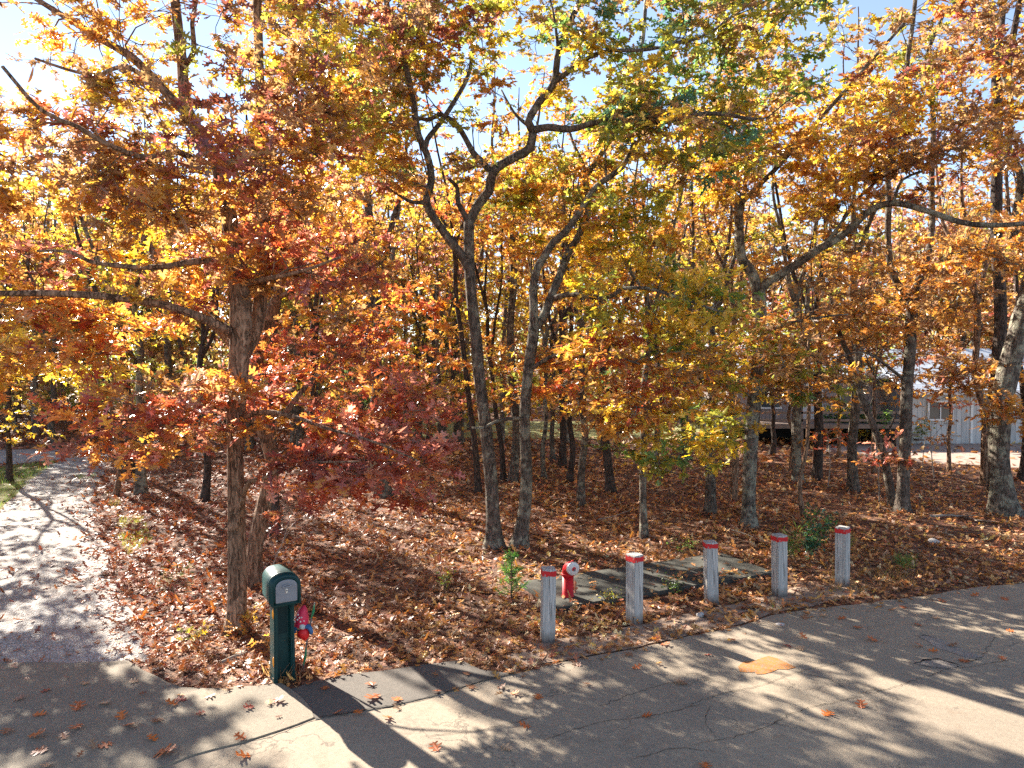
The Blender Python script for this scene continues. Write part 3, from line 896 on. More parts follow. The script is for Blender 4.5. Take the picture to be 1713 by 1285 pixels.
    A('pale trunk left of the far driveway bend', 96, 752, 5, 10, 'gold:2,orange:2,olive:1', (2.4, .35), 56, low=14, lowpal='orange:2,brown:1')
    A('dark evergreen standing beyond the far driveway bend', 175, 722, 7, 8, 'dkgreen:4,olive:1', (2.6, .18), 70, bark='bark_dark', name='evergreen_tree')
    A('trunk deep in the wood over the far end of the driveway', 285, 765, 7, 11, 'orange:2,yellow:2,olive:1', (2.4, .34), 60, low=16, lowpal='olive:2,gold:1,green:1')
    A('trunk far behind the shaggy oak, half hidden by its stem', 420, 752, 7, 11, 'orange:3,yellow:2,red:1', (2.4, .36), 60, low=12)
    A('distant trunk behind the slim pair of dark trunks at the centre of the wood', 1010, 752, 6, 11, 'yellow:2,gold:2,orange:2', (2.3, .36), 54, low=8)
    A('dark evergreen rising behind the roof of the grey house', 1480, 702, 8, 8.5, 'dkgreen:5,green:1', (2.8, .3), 80, bark='bark_dark', name='evergreen_tree')
    # trees at the edges whose boughs reach into the view
    t = Tree(np.array([-11.8, 11.0, 0.0]))
    t.limb_world(np.array([(-11.8, 11, -.06), (-11.7, 11, 2), (-11.5, 10.8, 4.2), (-11.6, 10.9, 6.5), (-11.4, 11.1, 8.8)]), np.array([.19, .17, .14, .1, .03]), 12, .12, 0, .07, True, 1.0)
    t.limb_world(np.array([(-11.65, 10.95, 2.4), (-10.6, 10.9, 3.2), (-9.4, 10.9, 3.6), (-8.2, 10.8, 3.5)]), np.array([.08, .06, .04, .015]), 7, .2, .05, .04)
    t.limb_world(np.array([(-11.55, 10.9, 4.6), (-10.4, 11.2, 5.8), (-9.2, 11.3, 6.6)]), np.array([.08, .05, .015]), 7, .2, .05, .04)
    t.blob((-8.9, 10.9, 3.3), (1.7, 1.2, .75), 46, 'orange:3,gold:2,yellow:1', tilt=.35, flat=.15, size=.15)
    t.blob((-9.6, 11.2, 6.3), (2.0, 1.6, 1.8), 50, 'orange:3,brown:2,gold:1', size=.15)
    t.blob((-12, 11, 7.2), (2.2, 2.0, 1.8), 34, 'orange:3,brown:2,gold:1', size=.15)
    t.finish('oak_tree', 'oak beside the gravel driveway whose orange boughs reach in from the left edge', 'tree', TG, 'bark_brown')
    for x, y, h, lab in ((-14.2, 15.6, 10.5, 'golden-crowned oak added for shade left of the gravel driveway, cut by the left edge'), (-12.6, 13.4, 9.5, 'rusty-leaved oak added for shade left of the gravel driveway, nearest its grass strip')):  # two oaks added so that their shade falls on driveway and apron
        q = (CX + (x / y) * F, CY)
        b = np.array([x, y, 0.0])
        t = Tree(b)
        t.limb_world(np.array([b - (0, 0, .06), b + (.1, 0, h * .25), b + (-.1, .1, h * .5), b + (.15, 0, h * .75), b + (0, 0, h * .97)]), np.array([.19, .16, .13, .08, .02]), 12, .14, 0, .07, True, 1.0)
        t.blob(b + np.array([.6, -.2, h * .68]), (2.5, 2.2, h * .3), 60, 'orange:2,gold:3,brown:2' if h > 10 else 'brown:3,orange:2,red:1', size=.15)
        t.blob(b + np.array([1.2, 0, h * .36]), (1.5, 1.3, h * .08), 22, 'orange:2,gold:2,olive:1', size=.15, tilt=.4)
        t.finish('oak_tree', lab, 'tree', TG, 'bark_grey')
    t = Tree(np.array([12.6, 12.2, 0.0]))
    t.limb_world(np.array([(12.6, 12.2, -.06), (12.5, 12.2, 2.2), (12.7, 12.1, 4.6), (12.5, 12.2, 7), (12.4, 12.1, 9.4)]), np.array([.2, .17, .14, .1, .03]), 12, .12, 0, .07, True, 1.0)
    t.limb_world(np.array([(12.6, 12.1, 5), (11.5, 11.9, 6.6), (10, 11.8, 7.8), (8.6, 11.7, 8.6)]), np.array([.1, .07, .05, .02]), 7, .2, .05, .04)
    t.blob((10.2, 11.9, 7.9), (2.6, 1.6, 1.5), 60, 'brown:3,orange:3,maroon:1', gap=.12, size=.15)
    t.blob((12.4, 12, 8), (2.2, 2, 1.8), 30, 'brown:3,orange:3', size=.15)
    t.finish('oak_tree', 'oak with rusty orange boughs reaching in over the top right corner', 'tree', TG, 'bark_grey')


mid_trees()


# ---- the wood beyond: reads as one mass
def far_wood():
    g = Geo()
    rng = np.random.default_rng(21)
    pals = ['orange:3,gold:2,brown:1', 'gold:3,orange:2,olive:1,yellow:1', 'orange:2,pink:2,brown:1,gold:1', 'brown:2,orange:2,olive:1,gold:1', 'orange:3,yellow:1', 'pink:2,orange:2,brown:1']
    cnt = 0
    pts = []
    while cnt < 190:
        x = rng.uniform(-44, 46)
        y = rng.uniform(25, 58)
        if abs(x) > y * 0.80 + 5:
            continue
        if y < 30 and rng.random() < 0.35:
            continue
        # keep the driveway, the clearing and the house free
        if -19 < x < -12.5 and y < 33:
            continue
        if 8.5 < x < 25 and y < 40:
            continue
        if 12.5 < x + .869 * (y - 24) < 25 and y < 50:
            continue
        if 0 < x < 9 and 31 < y < 38 and rng.random() < .8:
            continue
        if any((x - a) ** 2 + (y - b) ** 2 < 1.6 for a, b in pts):
            continue
        pts.append((x, y))
        cnt += 1
        h = rng.uniform(10, 15) * (1 + (y - 28) * 0.008)
        b = np.array([x, y, 0.0])
        t = Tree(b, 40)
        r = rng.uniform(0.09, 0.19)
        lean = rng.normal(0, .5, 2)
        fh = h * rng.uniform(.35, .5)
        W = np.array([b - (0, 0, .1), b + (rng.normal(0, .1), 0, fh * .5), b + (lean[0] * .5, lean[1] * .5, fh)])
        t.limb_world(W, np.array([r, r * .85, r * .7]), 6, .5, 0, 0, False, 1.0)
        a0 = rng.uniform(0, 6.28)
        for i in range(3):
            a = a0 + i * 2.1
            e = W[-1] + np.array([math.cos(a) * rng.uniform(.4, 1.7), math.sin(a) * rng.uniform(.4, 1.7), (h - fh) * rng.uniform(.7, .95)])
            t.limb_world(np.array([W[-1], (W[-1] + e) / 2 + np.array([math.cos(a) * .4, math.sin(a) * .4, 0]), e]), np.array([r * .55, r * .35, .02]), 5, .6, .05)
        pal = pals[rng.integers(len(pals))]
        z0 = h * rng.uniform(.18, .36)
        t.blob(np.array([W[-1][0], W[-1][1], (z0 + h) / 2]), (rng.uniform(1.9, 2.7), rng.uniform(1.9, 2.7), (h - z0) / 2), 44 if y < 36 else 70, pal, gap=.1, size=.25, twigs=4, per=5, spread=.6, tm=LEAF_FAR, tilt=.7)
        if rng.random() < .45:
            t.blob(np.array([x + rng.normal(0, 1), y - 1, 1.2]), (1.5, 1.2, .9), 10, rng.choice(['olive:2,gold:2,green:1', 'orange:2,brown:2', 'yellow:2,olive:1']), size=.22, twigs=4, per=5, spread=.5, tm=LEAF_FAR, tilt=.6)
        for src, mt in ((t.bark, 0), (t.crown, 1)):
            for V, L, S, C in zip(src.V, src.L, src.S, src.C):
                pass
            if src.V:
                V = np.vstack(src.V)
                g.add(V, np.concatenate(src.L), np.concatenate(src.S), np.vstack(src.C), mt)
    # leafy understorey filling the wood between the stems
    n = 6000
    P = np.stack([rng.uniform(-46, 48, n), rng.uniform(30, 54, n), rng.uniform(1.0, 12.5, n)], 1)
    P = P[(np.abs(P[:, 0]) < P[:, 1] * .82 + 4) & ~((P[:, 0] > 8.5) & (P[:, 0] < 26) & (P[:, 1] < 39)) & ~((P[:, 0] < -12) & (P[:, 0] > -19) & (P[:, 1] < 34)) & ~((P[:, 0] > -7) & (P[:, 0] < 10) & (P[:, 1] < 39) & (P[:, 2] < 2))]
    P = P[(wnoise(P, .45) > -.25) & ~((P[:, 2] > 5) & (P[:, 0] + .869 * (P[:, 1] - 24) > 12.5) & (P[:, 0] + .869 * (P[:, 1] - 24) < 25) & (P[:, 1] < 50))]
    for pal, q in (('orange:3,gold:2,brown:1', 0), ('gold:3,orange:1,olive:1', 1), ('orange:2,pink:1,red:1', 2)):
        Q = P[q::3]
        per = 16
        QQ = np.repeat(Q, per, 0) + rng.normal(0, 1, (len(Q) * per, 3)) * np.array([.75, .6, .28])
        leaves_add(g, LEAF_FAR, QQ, rng.normal(0, 1, QQ.shape), norm(np.array([0, -.1, 1.]) + rng.normal(0, .6, QQ.shape)), rng.uniform(.18, .32, len(QQ)), pick_cols(pal, len(Q), per), 1)
    n = 1500
    P = np.stack([rng.uniform(-30, 20, n), rng.uniform(23, 44, n), rng.uniform(1.3, 4.6, n)], 1)
    P = P[(np.abs(P[:, 0]) < P[:, 1] * .80 + 2) & ~((P[:, 0] > 8.5) & (P[:, 1] < 39)) & ~((P[:, 0] < -11.5) & (P[:, 0] > -19.5) & (P[:, 1] < 32)) & (wnoise(P, .5) > -.2)]
    per = 22
    for pal, q in (('orange:3,gold:2,pink:1', 0), ('gold:3,yellow:1,olive:2,green:1', 1), ('orange:2,pink:2,red:1', 2)):
        Q = P[q::3]
        QQ = np.repeat(Q, per, 0) + rng.normal(0, 1, (len(Q) * per, 3)) * np.array([.7, .6, .2])
        leaves_add(g, LEAF_FAR, QQ, rng.normal(0, 1, QQ.shape), norm(np.array([0, -.1, 1.]) + rng.normal(0, .45, QQ.shape)), rng.uniform(.15, .26, len(QQ)), pick_cols(pal, len(Q), per), 1)
    # a belt of undergrowth at the back
    n = 8000
    P = np.stack([rng.uniform(-60, 62, n), rng.uniform(54, 66, n), np.abs(rng.normal(0, 5.0, n)) + .1], 1)
    per = 7
    PP = np.repeat(P, per, 0) + rng.normal(0, .5, (n * per, 3))
    PP[:, 2] = np.abs(PP[:, 2])
    leaves_add(g, LEAF_FAR, PP, rng.normal(0, 1, (n * per, 3)), norm(np.array([0, -.3, 1.]) + rng.normal(0, .7, (n * per, 3))), rng.uniform(.25, .5, n * per), pick_cols('orange:2,brown:2,olive:3,gold:1,green:1', n, per), 1)
    o = g.build('distant_woods', [M['bark_far'], M['leaf_far']])
    tag(o, 'distant autumn woods of thin trunks and orange and yellow leaves', 'woods', kind='stuff')


far_wood()
# ------------------------------------------------------------------ ground materials
def m_floor():
    t = NT('forest_floor_soil')
    v = t.wpos()
    w = t.n('ShaderNodeMix', data_type='VECTOR', i={0: 0.12, 4: v, 5: t.n('ShaderNodeTexNoise', i={'Vector': v, 'Scale': 9.0}).outputs[1]}).outputs[1]
    ce = t.n('ShaderNodeTexVoronoi', i={'Vector': w, 'Scale': 11.0})
    rnd = t.n('ShaderNodeSeparateColor', i={0: ce.outputs['Color']}).outputs[0]
    c = t.ramp(rnd, [(0.0, (0.075, 0.032, 0.02)), (0.3, (0.17, 0.075, 0.038)), (0.55, (0.26, 0.12, 0.055)), (0.8, (0.2, 0.075, 0.045)), (1.0, (0.36, 0.22, 0.14))])
    e = t.vor(w, 11.0, 'DISTANCE_TO_EDGE')
    c = t.mix(t.ramp(e, [(0.0, 0.75), (0.12, 0.0)]), c, (0.035, 0.022, 0.016))
    big = t.noise(v, 0.7, 4.0)
    c = t.mix(t.ramp(big, [(0.45, 0.0), (0.7, 0.6)]), c, (0.12, 0.075, 0.05))
    h = t.math('ADD', t.math('MULTIPLY', rnd, 0.6), t.noise(v, 30, 4.0))
    return t.done(t.bsdf(c, 0.85, t.bump(h, 0.9, 0.05), spec=0.25))


def m_asphalt(name, base, warm, crack=True, coarse=0.25, rot=0.42):
    t = NT(name)
    v = t.wpos()
    fine = t.noise(v, 170.0, 3.0, 0.7)
    mid = t.noise(v, 26.0, 4.0, 0.6)
    big = t.noise(v, 0.55, 5.0, 0.6, 0.4)
    c = t.mix(t.ramp(big, [(0.35, 0.0), (0.65, 1.0)]), base, warm)
    c = t.mix(1.0, c, t.ramp(fine, [(0.3, 1 - coarse * 1.6), (0.7, 1 + coarse)]), 'MULTIPLY')
    c = t.mix(1.0, c, t.ramp(mid, [(0.3, 0.86), (0.7, 1.1)]), 'MULTIPLY')
    st = t.vor(v, 95.0, 'F1', 'Distance')
    c = t.mix(t.ramp(st, [(0.10, 0.55), (0.22, 0.0)]), c, tuple(min(0.6, x * 2.0) for x in warm))
    h = t.math('ADD', fine, t.math('MULTIPLY', mid, 0.4))
    nr = t.bump(h, 0.55, 0.008)
    if crack:
        wv = t.wpos((0.42, 1.0, 1.0), (0, 0, -rot))
        nz = t.n('ShaderNodeTexNoise', i={'Vector': v, 'Scale': 2.6, 'Detail': 8.0, 'Roughness': 0.6}).outputs[1]
        ww = t.n('ShaderNodeMix', data_type='VECTOR', i={0: 0.42, 4: wv, 5: nz}).outputs[1]
        e = t.vor(ww, 2.1, 'DISTANCE_TO_EDGE')
        k = t.ramp(e, [(0.0, 1.0), (0.006, 0.7), (0.013, 0.0)])
        mask = t.ramp(t.noise(v, 1.1, 3.0), [(0.42, 0.0), (0.58, 1.0)])
        k = t.math('MULTIPLY', k, mask)
        c = t.mix(t.math('MULTIPLY', k, 0.6), c, (0.025, 0.022, 0.02))
        stain = t.ramp(t.noise(v, 2.3, 5.0, 0.65), [(0.6, 0.0), (0.72, 0.35)])
        c = t.mix(stain, c, (0.16, 0.095, 0.055))
    return t.done(t.bsdf(c, 0.85, nr, spec=0.25))


def m_gravel():
    t = NT('pale_gravel')
    v = t.wpos()
    g = t.n('ShaderNodeTexVoronoi', i={'Vector': v, 'Scale': 46.0})
    rnd = t.n('ShaderNodeSeparateColor', i={0: g.outputs['Color']}).outputs[0]
    c = t.ramp(rnd, [(0.0, (0.25, 0.225, 0.20)), (0.5, (0.38, 0.35, 0.32)), (1.0, (0.52, 0.49, 0.455))])
    big = t.noise(v, 0.9, 5.0, 0.6)
    c = t.mix(t.ramp(big, [(0.4, 0.0), (0.66, 0.5)]), c, (0.21, 0.16, 0.13))
    nz = t.noise(v, 7.0, 6.0, 0.7)
    c = t.mix(t.ramp(nz, [(0.55, 0.0), (0.68, 0.7)]), c, (0.17, 0.10, 0.07))
    h = t.math('ADD', t.math('MULTIPLY', g.outputs['Distance'], -1.0), t.noise(v, 4.0, 4.0))
    return t.done(t.bsdf(c, 0.9, t.bump(h, 0.7, 0.03), spec=0.2))


def m_plain(name, col, rough=0.6, var=0.25, scale=8.0, spec=0.35, bump=0.15, metal=0.0):
    t = NT(name)
    v = t.wpos()
    n1 = t.noise(v, scale, 5.0, 0.6)
    n2 = t.noise(v, scale * 9, 3.0, 0.6)
    f = t.math('ADD', t.math('MULTIPLY', n1, 0.7), t.math('MULTIPLY', n2, 0.3))
    c = t.mix(t.ramp(f, [(0.32, 0.0), (0.68, 1.0)]), tuple(x * (1 - var) for x in col), tuple(min(.95, x * (1 + var)) for x in col))
    r = t.ramp(n1, [(0.3, max(0.05, rough - 0.08)), (0.7, min(1, rough + 0.08))])
    return t.done(t.bsdf(c, r, t.bump(n2, bump, 0.01), spec=spec, metal=metal))


def m_wood_post():
    t = NT('weathered_grey_wood')
    v = t.pos((1, 1, 0.022))
    w = t.noise(v, 42.0, 5.0, 0.6, 0.25)
    s = t.noise(t.pos((1, 1, 0.035)), 120.0, 3.0, 0.6)
    c = t.mix(t.ramp(w, [(0.3, 0.0), (0.7, 1.0)]), (0.29, 0.27, 0.245), (0.58, 0.55, 0.51))
    ck = t.ramp(t.noise(t.pos((1, 1, 0.028)), 42.0, 4.0, 0.7, 0.5), [(0.56, 0.0), (0.63, 0.9)])
    c = t.mix(ck, c, (0.07, 0.06, 0.055))
    c = t.mix(1.0, c, t.ramp(s, [(0.3, 0.8), (0.7, 1.12)]), 'MULTIPLY')
    tc = t.n('ShaderNodeTexCoord').outputs['Object']
    z = t.n('ShaderNodeSeparateXYZ', i={0: tc}).outputs[2]
    zz = t.math('ADD', z, t.math('MULTIPLY', t.noise(t.pos(), 14.0), 0.12))
    c = t.mix(t.ramp(zz, [(0.10, 0.75), (0.22, 0.0)]), c, (0.13, 0.095, 0.07))
    h = t.math('SUBTRACT', w, t.math('MULTIPLY', ck, 1.4))
    return t.done(t.bsdf(c, 0.9, t.bump(h, 0.5, 0.006), spec=0.15))


def m_band():
    t = NT('worn_red_paint')
    v = t.pos()
    n1 = t.noise(v, 26.0, 5.0, 0.7)
    c = t.mix(t.ramp(n1, [(0.60, 0.0), (0.66, 0.85)]), (0.52, 0.018, 0.02), (0.36, 0.30, 0.27))
    return t.done(t.bsdf(c, 0.65, t.bump(n1, 0.3, 0.004), spec=0.3))


def m_board(name, col, pitch, axis='X'):
    t = NT(name)
    v = t.wpos()
    sep = t.n('ShaderNodeSeparateXYZ', i={0: v})
    x = sep.outputs[0 if axis == 'X' else 2]
    fr = t.math('FRACT', t.math('DIVIDE', x, pitch))
    gap = t.ramp(fr, [(0.0, 1.0), (0.07, 0.0), (0.93, 0.0), (1.0, 1.0)])
    ident = t.math('FLOOR', t.math('DIVIDE', x, pitch))
    wn = t.n('ShaderNodeTexWhiteNoise', noise_dimensions='1D', i={'W': ident}).outputs[0]
    c = t.mix(wn, tuple(k * .86 for k in col), tuple(min(.9, k * 1.12) for k in col))
    nz = t.noise(t.wpos((1, 1, .2)), 6.0, 5.0)
    c = t.mix(1.0, c, t.ramp(nz, [(0.3, .85), (.7, 1.08)]), 'MULTIPLY')
    c = t.mix(t.math('MULTIPLY', gap, .6), c, tuple(k * .35 for k in col))
    return t.done(t.bsdf(c, 0.8, t.bump(t.math('MULTIPLY', gap, -1), .6, .02), spec=.2))


M['floor'] = m_floor()
M['asphalt'] = m_asphalt('old_road_asphalt', (0.285, 0.228, 0.17), (0.375, 0.298, 0.212))
M['apron'] = m_asphalt('coarse_apron_asphalt', (0.225, 0.188, 0.142), (0.31, 0.255, 0.185), False, 0.42)
M['shoulder'] = m_asphalt('dark_shoulder_asphalt', (0.12, 0.105, 0.09), (0.155, 0.132, 0.108), False, 0.3)
M['gravel'] = m_gravel()
M['yard'] = m_plain('leafy_yard_gravel', (0.34, 0.255, 0.205), .9, .3, 5.0, .2, .6)
M['lawn'] = m_plain('pale_lawn', (0.30, 0.30, 0.12), .9, .4, 4.0, .2, .6)
M['soil'] = m_plain('sandy_soil', (0.33, 0.235, 0.17), .95, .4, 9.0, .15, .7)
M['concrete'] = m_plain('mossy_concrete', (0.078, 0.075, 0.062), .9, .4, 3.5, .2, .5)
M['post'] = m_wood_post()
M['band'] = m_band()
M['green'] = m_plain('dark_green_plastic', (0.004, 0.036, 0.036), .42, .3, 6.0, .3, .03)
M['greenin'] = m_plain('recess_shade_green', (0.003, 0.02, 0.021), .55, .25, 6.0, .25, .03)
M['doorgrey'] = m_plain('grey_plastic', (0.20, 0.20, 0.215), .45, .12, 9.0, .4, .08)
M['doordark'] = m_plain('dark_grey_plastic', (0.12, 0.12, 0.13), .45, .15, 9.0, .4, .08)
M['steel'] = m_plain('brushed_steel', (0.62, 0.61, 0.58), .35, .12, 20.0, .5, .05, .7)
M['reflect'] = m_plain('orange_reflector', (0.75, 0.28, 0.015), .25, .08, 30.0, .5, .05)
M['hydrant'] = m_plain('red_hydrant_paint', (0.50, 0.008, 0.014), .45, .22, 7.0, .25, .06)
M['capgrey'] = m_plain('aluminium_cap', (0.58, 0.56, 0.54), .5, .2, 18.0, .4, .15, .25)
M['hat'] = m_plain('red_hat_paint', (0.62, 0.022, 0.07), .5, .2, 20.0, .4, .08)
M['dot'] = m_plain('white_dot_paint', (0.78, 0.66, 0.62), .5, .08, 20.0, .4, .05)
M['blue'] = m_plain('blue_coat_paint', (0.035, 0.12, 0.27), .5, .25, 20.0, .4, .08)
M['redcloth'] = m_plain('bright_red_paint', (0.66, 0.014, 0.018), .5, .2, 20.0, .4, .08)
M['skin'] = m_plain('tan_face_paint', (0.55, 0.36, 0.20), .6, .2, 20.0, .3, .05)
M['beard'] = m_plain('grey_beard_paint', (0.52, 0.52, 0.50), .6, .2, 20.0, .3, .05)
M['stake'] = m_plain('painted_stake', (0.10, 0.11, 0.11), .6, .35, 14.0, .3, .15)
M['ribbon'] = m_plain('green_ribbon', (0.012, 0.19, 0.075), .5, .2, 14.0, .4, .1)
M['rock'] = m_plain('pale_stone', (0.46, 0.43, 0.40), .9, .3, 12.0, .2, .6)
M['orange_mark'] = None
M['siding'] = m_board('pale_grey_board_siding', (0.47, 0.46, 0.44), .2)
M['siding_dk'] = m_board('pinkish_grey_board_siding', (0.33, 0.27, 0.25), .18)
M['shingle'] = m_board('sky_tinted_grey_shingle', (0.46, 0.49, 0.53), .16, 'Z')  # bluish cast puts the sky's reflection into the roof colour
M['deck'] = m_plain('weathered_deck_board', (0.20, 0.145, 0.115), .85, .35, 5.0, .2, .3)
M['trim'] = m_plain('white_trim', (0.66, 0.65, 0.62), .6, .1, 6.0, .3, .05)
M['glass'] = m_plain('dark_window_glass', (0.035, 0.05, 0.06), .08, .3, 2.0, .8, .02)
M['twig'] = m_plain('pale_dead_wood', (0.30, 0.25, 0.20), .9, .4, 20.0, .15, .6)
M['dark'] = m_plain('undercroft_shade', (0.02, 0.018, 0.018), .9, .3, 5.0, .1, .1)


def jit_poly(pts, step=0.25, amp=0.05):
    """closed world polygon with small natural wander along its edges"""
    out = []
    n = len(pts)
    for i in range(n):
        a, b = np.array(pts[i][:2]), np.array(pts[(i + 1) % n][:2])
        L = np.linalg.norm(b - a)
        m = max(1, min(140, int(L / step)))
        nr = np.array([-(b - a)[1], (b - a)[0]]) / (L + 1e-9)
        for j in range(m):
            p = a + (b - a) * j / m
            w = float(wnoise(np.array([[p[0] * 2.1, p[1] * 2.1, 0.3]]))[0]) * amp + float(wnoise(np.array([[p[0] * 7, p[1] * 7, 3.3]]))[0]) * amp * .4
            out.append(p + nr * w)
    return out


def sheet(name, pts, z, mat, thick=0.0, parent=None):
    bm = bmesh.new()
    if thick:
        bm_prism(bm, [(p[0], p[1]) for p in pts], z - thick, z)
    else:
        vs = [bm.verts.new((p[0], p[1], z)) for p in pts]
        bm.faces.new(vs)
    bmesh.ops.recalc_face_normals(bm, faces=bm.faces[:])
    if not thick and bm.faces[:][0].normal.z < 0:
        bmesh.ops.reverse_faces(bm, faces=bm.faces[:])
    bmesh.ops.triangulate(bm, faces=bm.faces[:])
    return bm_obj(name, bm, mat, parent)


def inside(P, poly):
    P = np.asarray(P)
    poly = np.asarray([p[:2] for p in poly])
    x, y = P[:, 0], P[:, 1]
    c = np.zeros(len(P), bool)
    j = len(poly) - 1
    for i in range(len(poly)):
        xi, yi = poly[i]
        xj, yj = poly[j]
        k = ((yi > y) != (yj > y)) & (x < (xj - xi) * (y - yi) / (yj - yi + 1e-12) + xi)
        c ^= k
        j = i
    return c


def G(*pp):
    return [gnd(a, b)[:2] for a, b in pp]


bm = bmesh.new()
bmesh.ops.create_grid(bm, x_segments=24, y_segments=24, size=400)
structure(bm_obj('ground', bm, M['floor'], loc=(0, 200, 0)))

# --- road
EDGE = G((278, 1285), (318, 1267), (402, 1247), (468, 1226), (525, 1205), (570, 1198), (654, 1183), (737, 1163), (804, 1143), (858, 1131), (915, 1115), (972, 1103), (1072, 1086), (1140, 1069),
         (1240, 1049), (1290, 1031), (1341, 1022), (1458, 1009), (1541, 999), (1642, 982), (1713, 977))
EX = np.array([p[0] for p in EDGE])
EY = np.array([p[1] for p in EDGE])
sl = 0.44
EX = np.concatenate([[EX[0] - 40], EX, [EX[-1] + 45]])
EY = np.concatenate([[EY[0] - 40 * sl], EY, [EY[-1] + 45 * sl]])


def road_gap(P):
    """distance from the road's edge, positive on the wood's side (about)"""
    return (P[:, 1] - np.interp(P[:, 0], EX, EY)) * 0.915


edge_pts = []
for i in range(len(EX) - 1):
    m = 1 if i in (0, len(EX) - 2) else max(1, int(abs(EX[i + 1] - EX[i]) / .12))
    for j in range(m):
        f = j / m
        x, y = EX[i] * (1 - f) + EX[i + 1] * f, EY[i] * (1 - f) + EY[i + 1] * f
        edge_pts.append((x, y + float(wnoise(np.array([[x * 5, y * 5, 0]]))[0]) * .022))
edge_pts.append((EX[-1], EY[-1]))
road_poly = edge_pts + [(EX[-1] + 4, EY[-1] - 12), (EX[0] + 4, EY[0] - 12)]
road = structure(sheet('road', road_poly, 0.012, M['asphalt']))

APRON = G((-420, 1118), (0, 1113), (110, 1112), (214, 1109), (248, 1129), (301, 1152), (368, 1156), (430, 1152), (468, 1147), (484, 1157), (505, 1172), (519, 1190), (525, 1204), (468, 1226), (402, 1247), (318, 1267), (278, 1285), (150, 1325), (-420, 1400))
structure(sheet('driveway_apron', jit_poly(APRON, .15, .018), 0.024, M['apron'], 0.05))
SHOULD = G((486, 1157), (530, 1142), (570, 1132), (640, 1124), (704, 1115), (771, 1107), (804, 1122), (858, 1130), (804, 1143), (737, 1163), (654, 1184), (570, 1199), (528, 1207), (520, 1190), (506, 1172))
structure(sheet('road_shoulder', jit_poly(SHOULD, .15, .015), 0.019, M['shoulder'], 0.04))
GRAV = G((100, 769), (60, 795), (0, 848), (-150, 960), (-420, 1119), (0, 1116), (214, 1112), (262, 1108), (250, 1085), (232, 1060), (203, 1010), (184, 960), (172, 910), (160, 870), (160, 830), (168, 795), (182, 764), (150, 753), (60, 752), (-120, 754), (-120, 780), (0, 779), (60, 773))
structure(sheet('gravel_driveway', jit_poly(GRAV, .3, .12), 0.008, M['gravel']))
VERGE = G((-160, 786), (0, 782), (60, 775), (102, 771), (60, 799), (0, 851), (-160, 960))
structure(sheet('grass_verge', jit_poly(VERGE, .3, .1), 0.0065, m_plain('olive_turf', (0.13, 0.115, 0.035), .95, .5, 6.0, .1, .7)))
YARD = [(11.5, 26.5), (13.5, 23.4), (16.5, 22.0), (26, 20.5), (32, 28), (28, 36), (16, 29.3), (12.5, 28.2)]
structure(sheet('yard_path', jit_poly(YARD, .4, .25), 0.006, M['yard']))
LAWN = [(-7, 31), (1, 30.2), (10, 30), (11, 37), (3, 39), (-8, 38)]
structure(sheet('lawn', jit_poly(LAWN, .5, .4), 0.006, M['lawn']))
SOILP = G((840, 1098), (905, 1072), (1000, 1060), (1140, 1030), (1330, 985), (1430, 975), (1440, 1000), (1290, 1026), (1235, 1046), (1140, 1066), (975, 1100), (900, 1116), (860, 1125))
structure(sheet('sandy_verge', jit_poly(SOILP, .12, .04), 0.008, M['soil']))

# --- road wear: broken hole and orange mark, set in the road
def m_mark():
    t = NT('faded_orange_paint')
    v = t.wpos()
    f = t.noise(v, 45.0, 5.0, .75)
    c = t.mix(t.ramp(f, [(.48, 0.0), (.60, 1.0)]), (0.42, 0.165, 0.045), (0.23, 0.175, 0.125))
    return t.done(t.bsdf(c, .85, t.bump(f, .5, .01), spec=.2))


M['orange_mark'] = m_mark()
mk = G((1237, 1118), (1246, 1110), (1262, 1109), (1285, 1100), (1302, 1104), (1333, 1119), (1318, 1122), (1300, 1121), (1290, 1126), (1268, 1130), (1262, 1126), (1239, 1126))
structure(sheet('paint_mark', jit_poly(mk, .04, .015), 0.016, M['orange_mark'], parent=None))
bpy.data.objects['paint_mark'].parent = road
M['rough'] = m_asphalt('broken_asphalt', (0.19, 0.16, 0.135), (0.36, 0.30, 0.25), False, .8)
hole = G((1535, 1066), (1560, 1066), (1600, 1085), (1650, 1102), (1612, 1108), (1600, 1098), (1560, 1082))
o = sheet('worn_patch', jit_poly(hole, .03, .06), 0.0155, M['rough'])
o.parent = road
hole2 = G((1532, 1112), (1570, 1105), (1612, 1117), (1604, 1125), (1560, 1121))
o = sheet('worn_patch', jit_poly(hole2, .03, .05), 0.0155, M['rough'])
o.parent = road
g = Geo()


def crack_line(pts, w, mat_z=0.018):
    P = np.array([gnd(a, b) for a, b in pts])
    P, _ = spline(P, np.ones(len(P)), .04)
    P[:, :2] += RNG.normal(0, .008, (len(P), 2))
    T = norm(np.gradient(P, axis=0))
    S = np.stack([-T[:, 1], T[:, 0], 0 * T[:, 0]], 1)
    wd = w * RNG.uniform(.35, 1.2, len(P)) * np.minimum(1, np.minimum(np.arange(len(P)), np.arange(len(P))[::-1]) / 4 + .15)
    V = np.vstack([P + S * wd[:, None], P - S * wd[:, None]])
    V[:, 2] = mat_z
    n = len(P)
    i = np.arange(n - 1)
    g.add(V, np.stack([i, i + 1, i + n + 1, i + n], 1).reshape(-1), np.full(n - 1, 4))


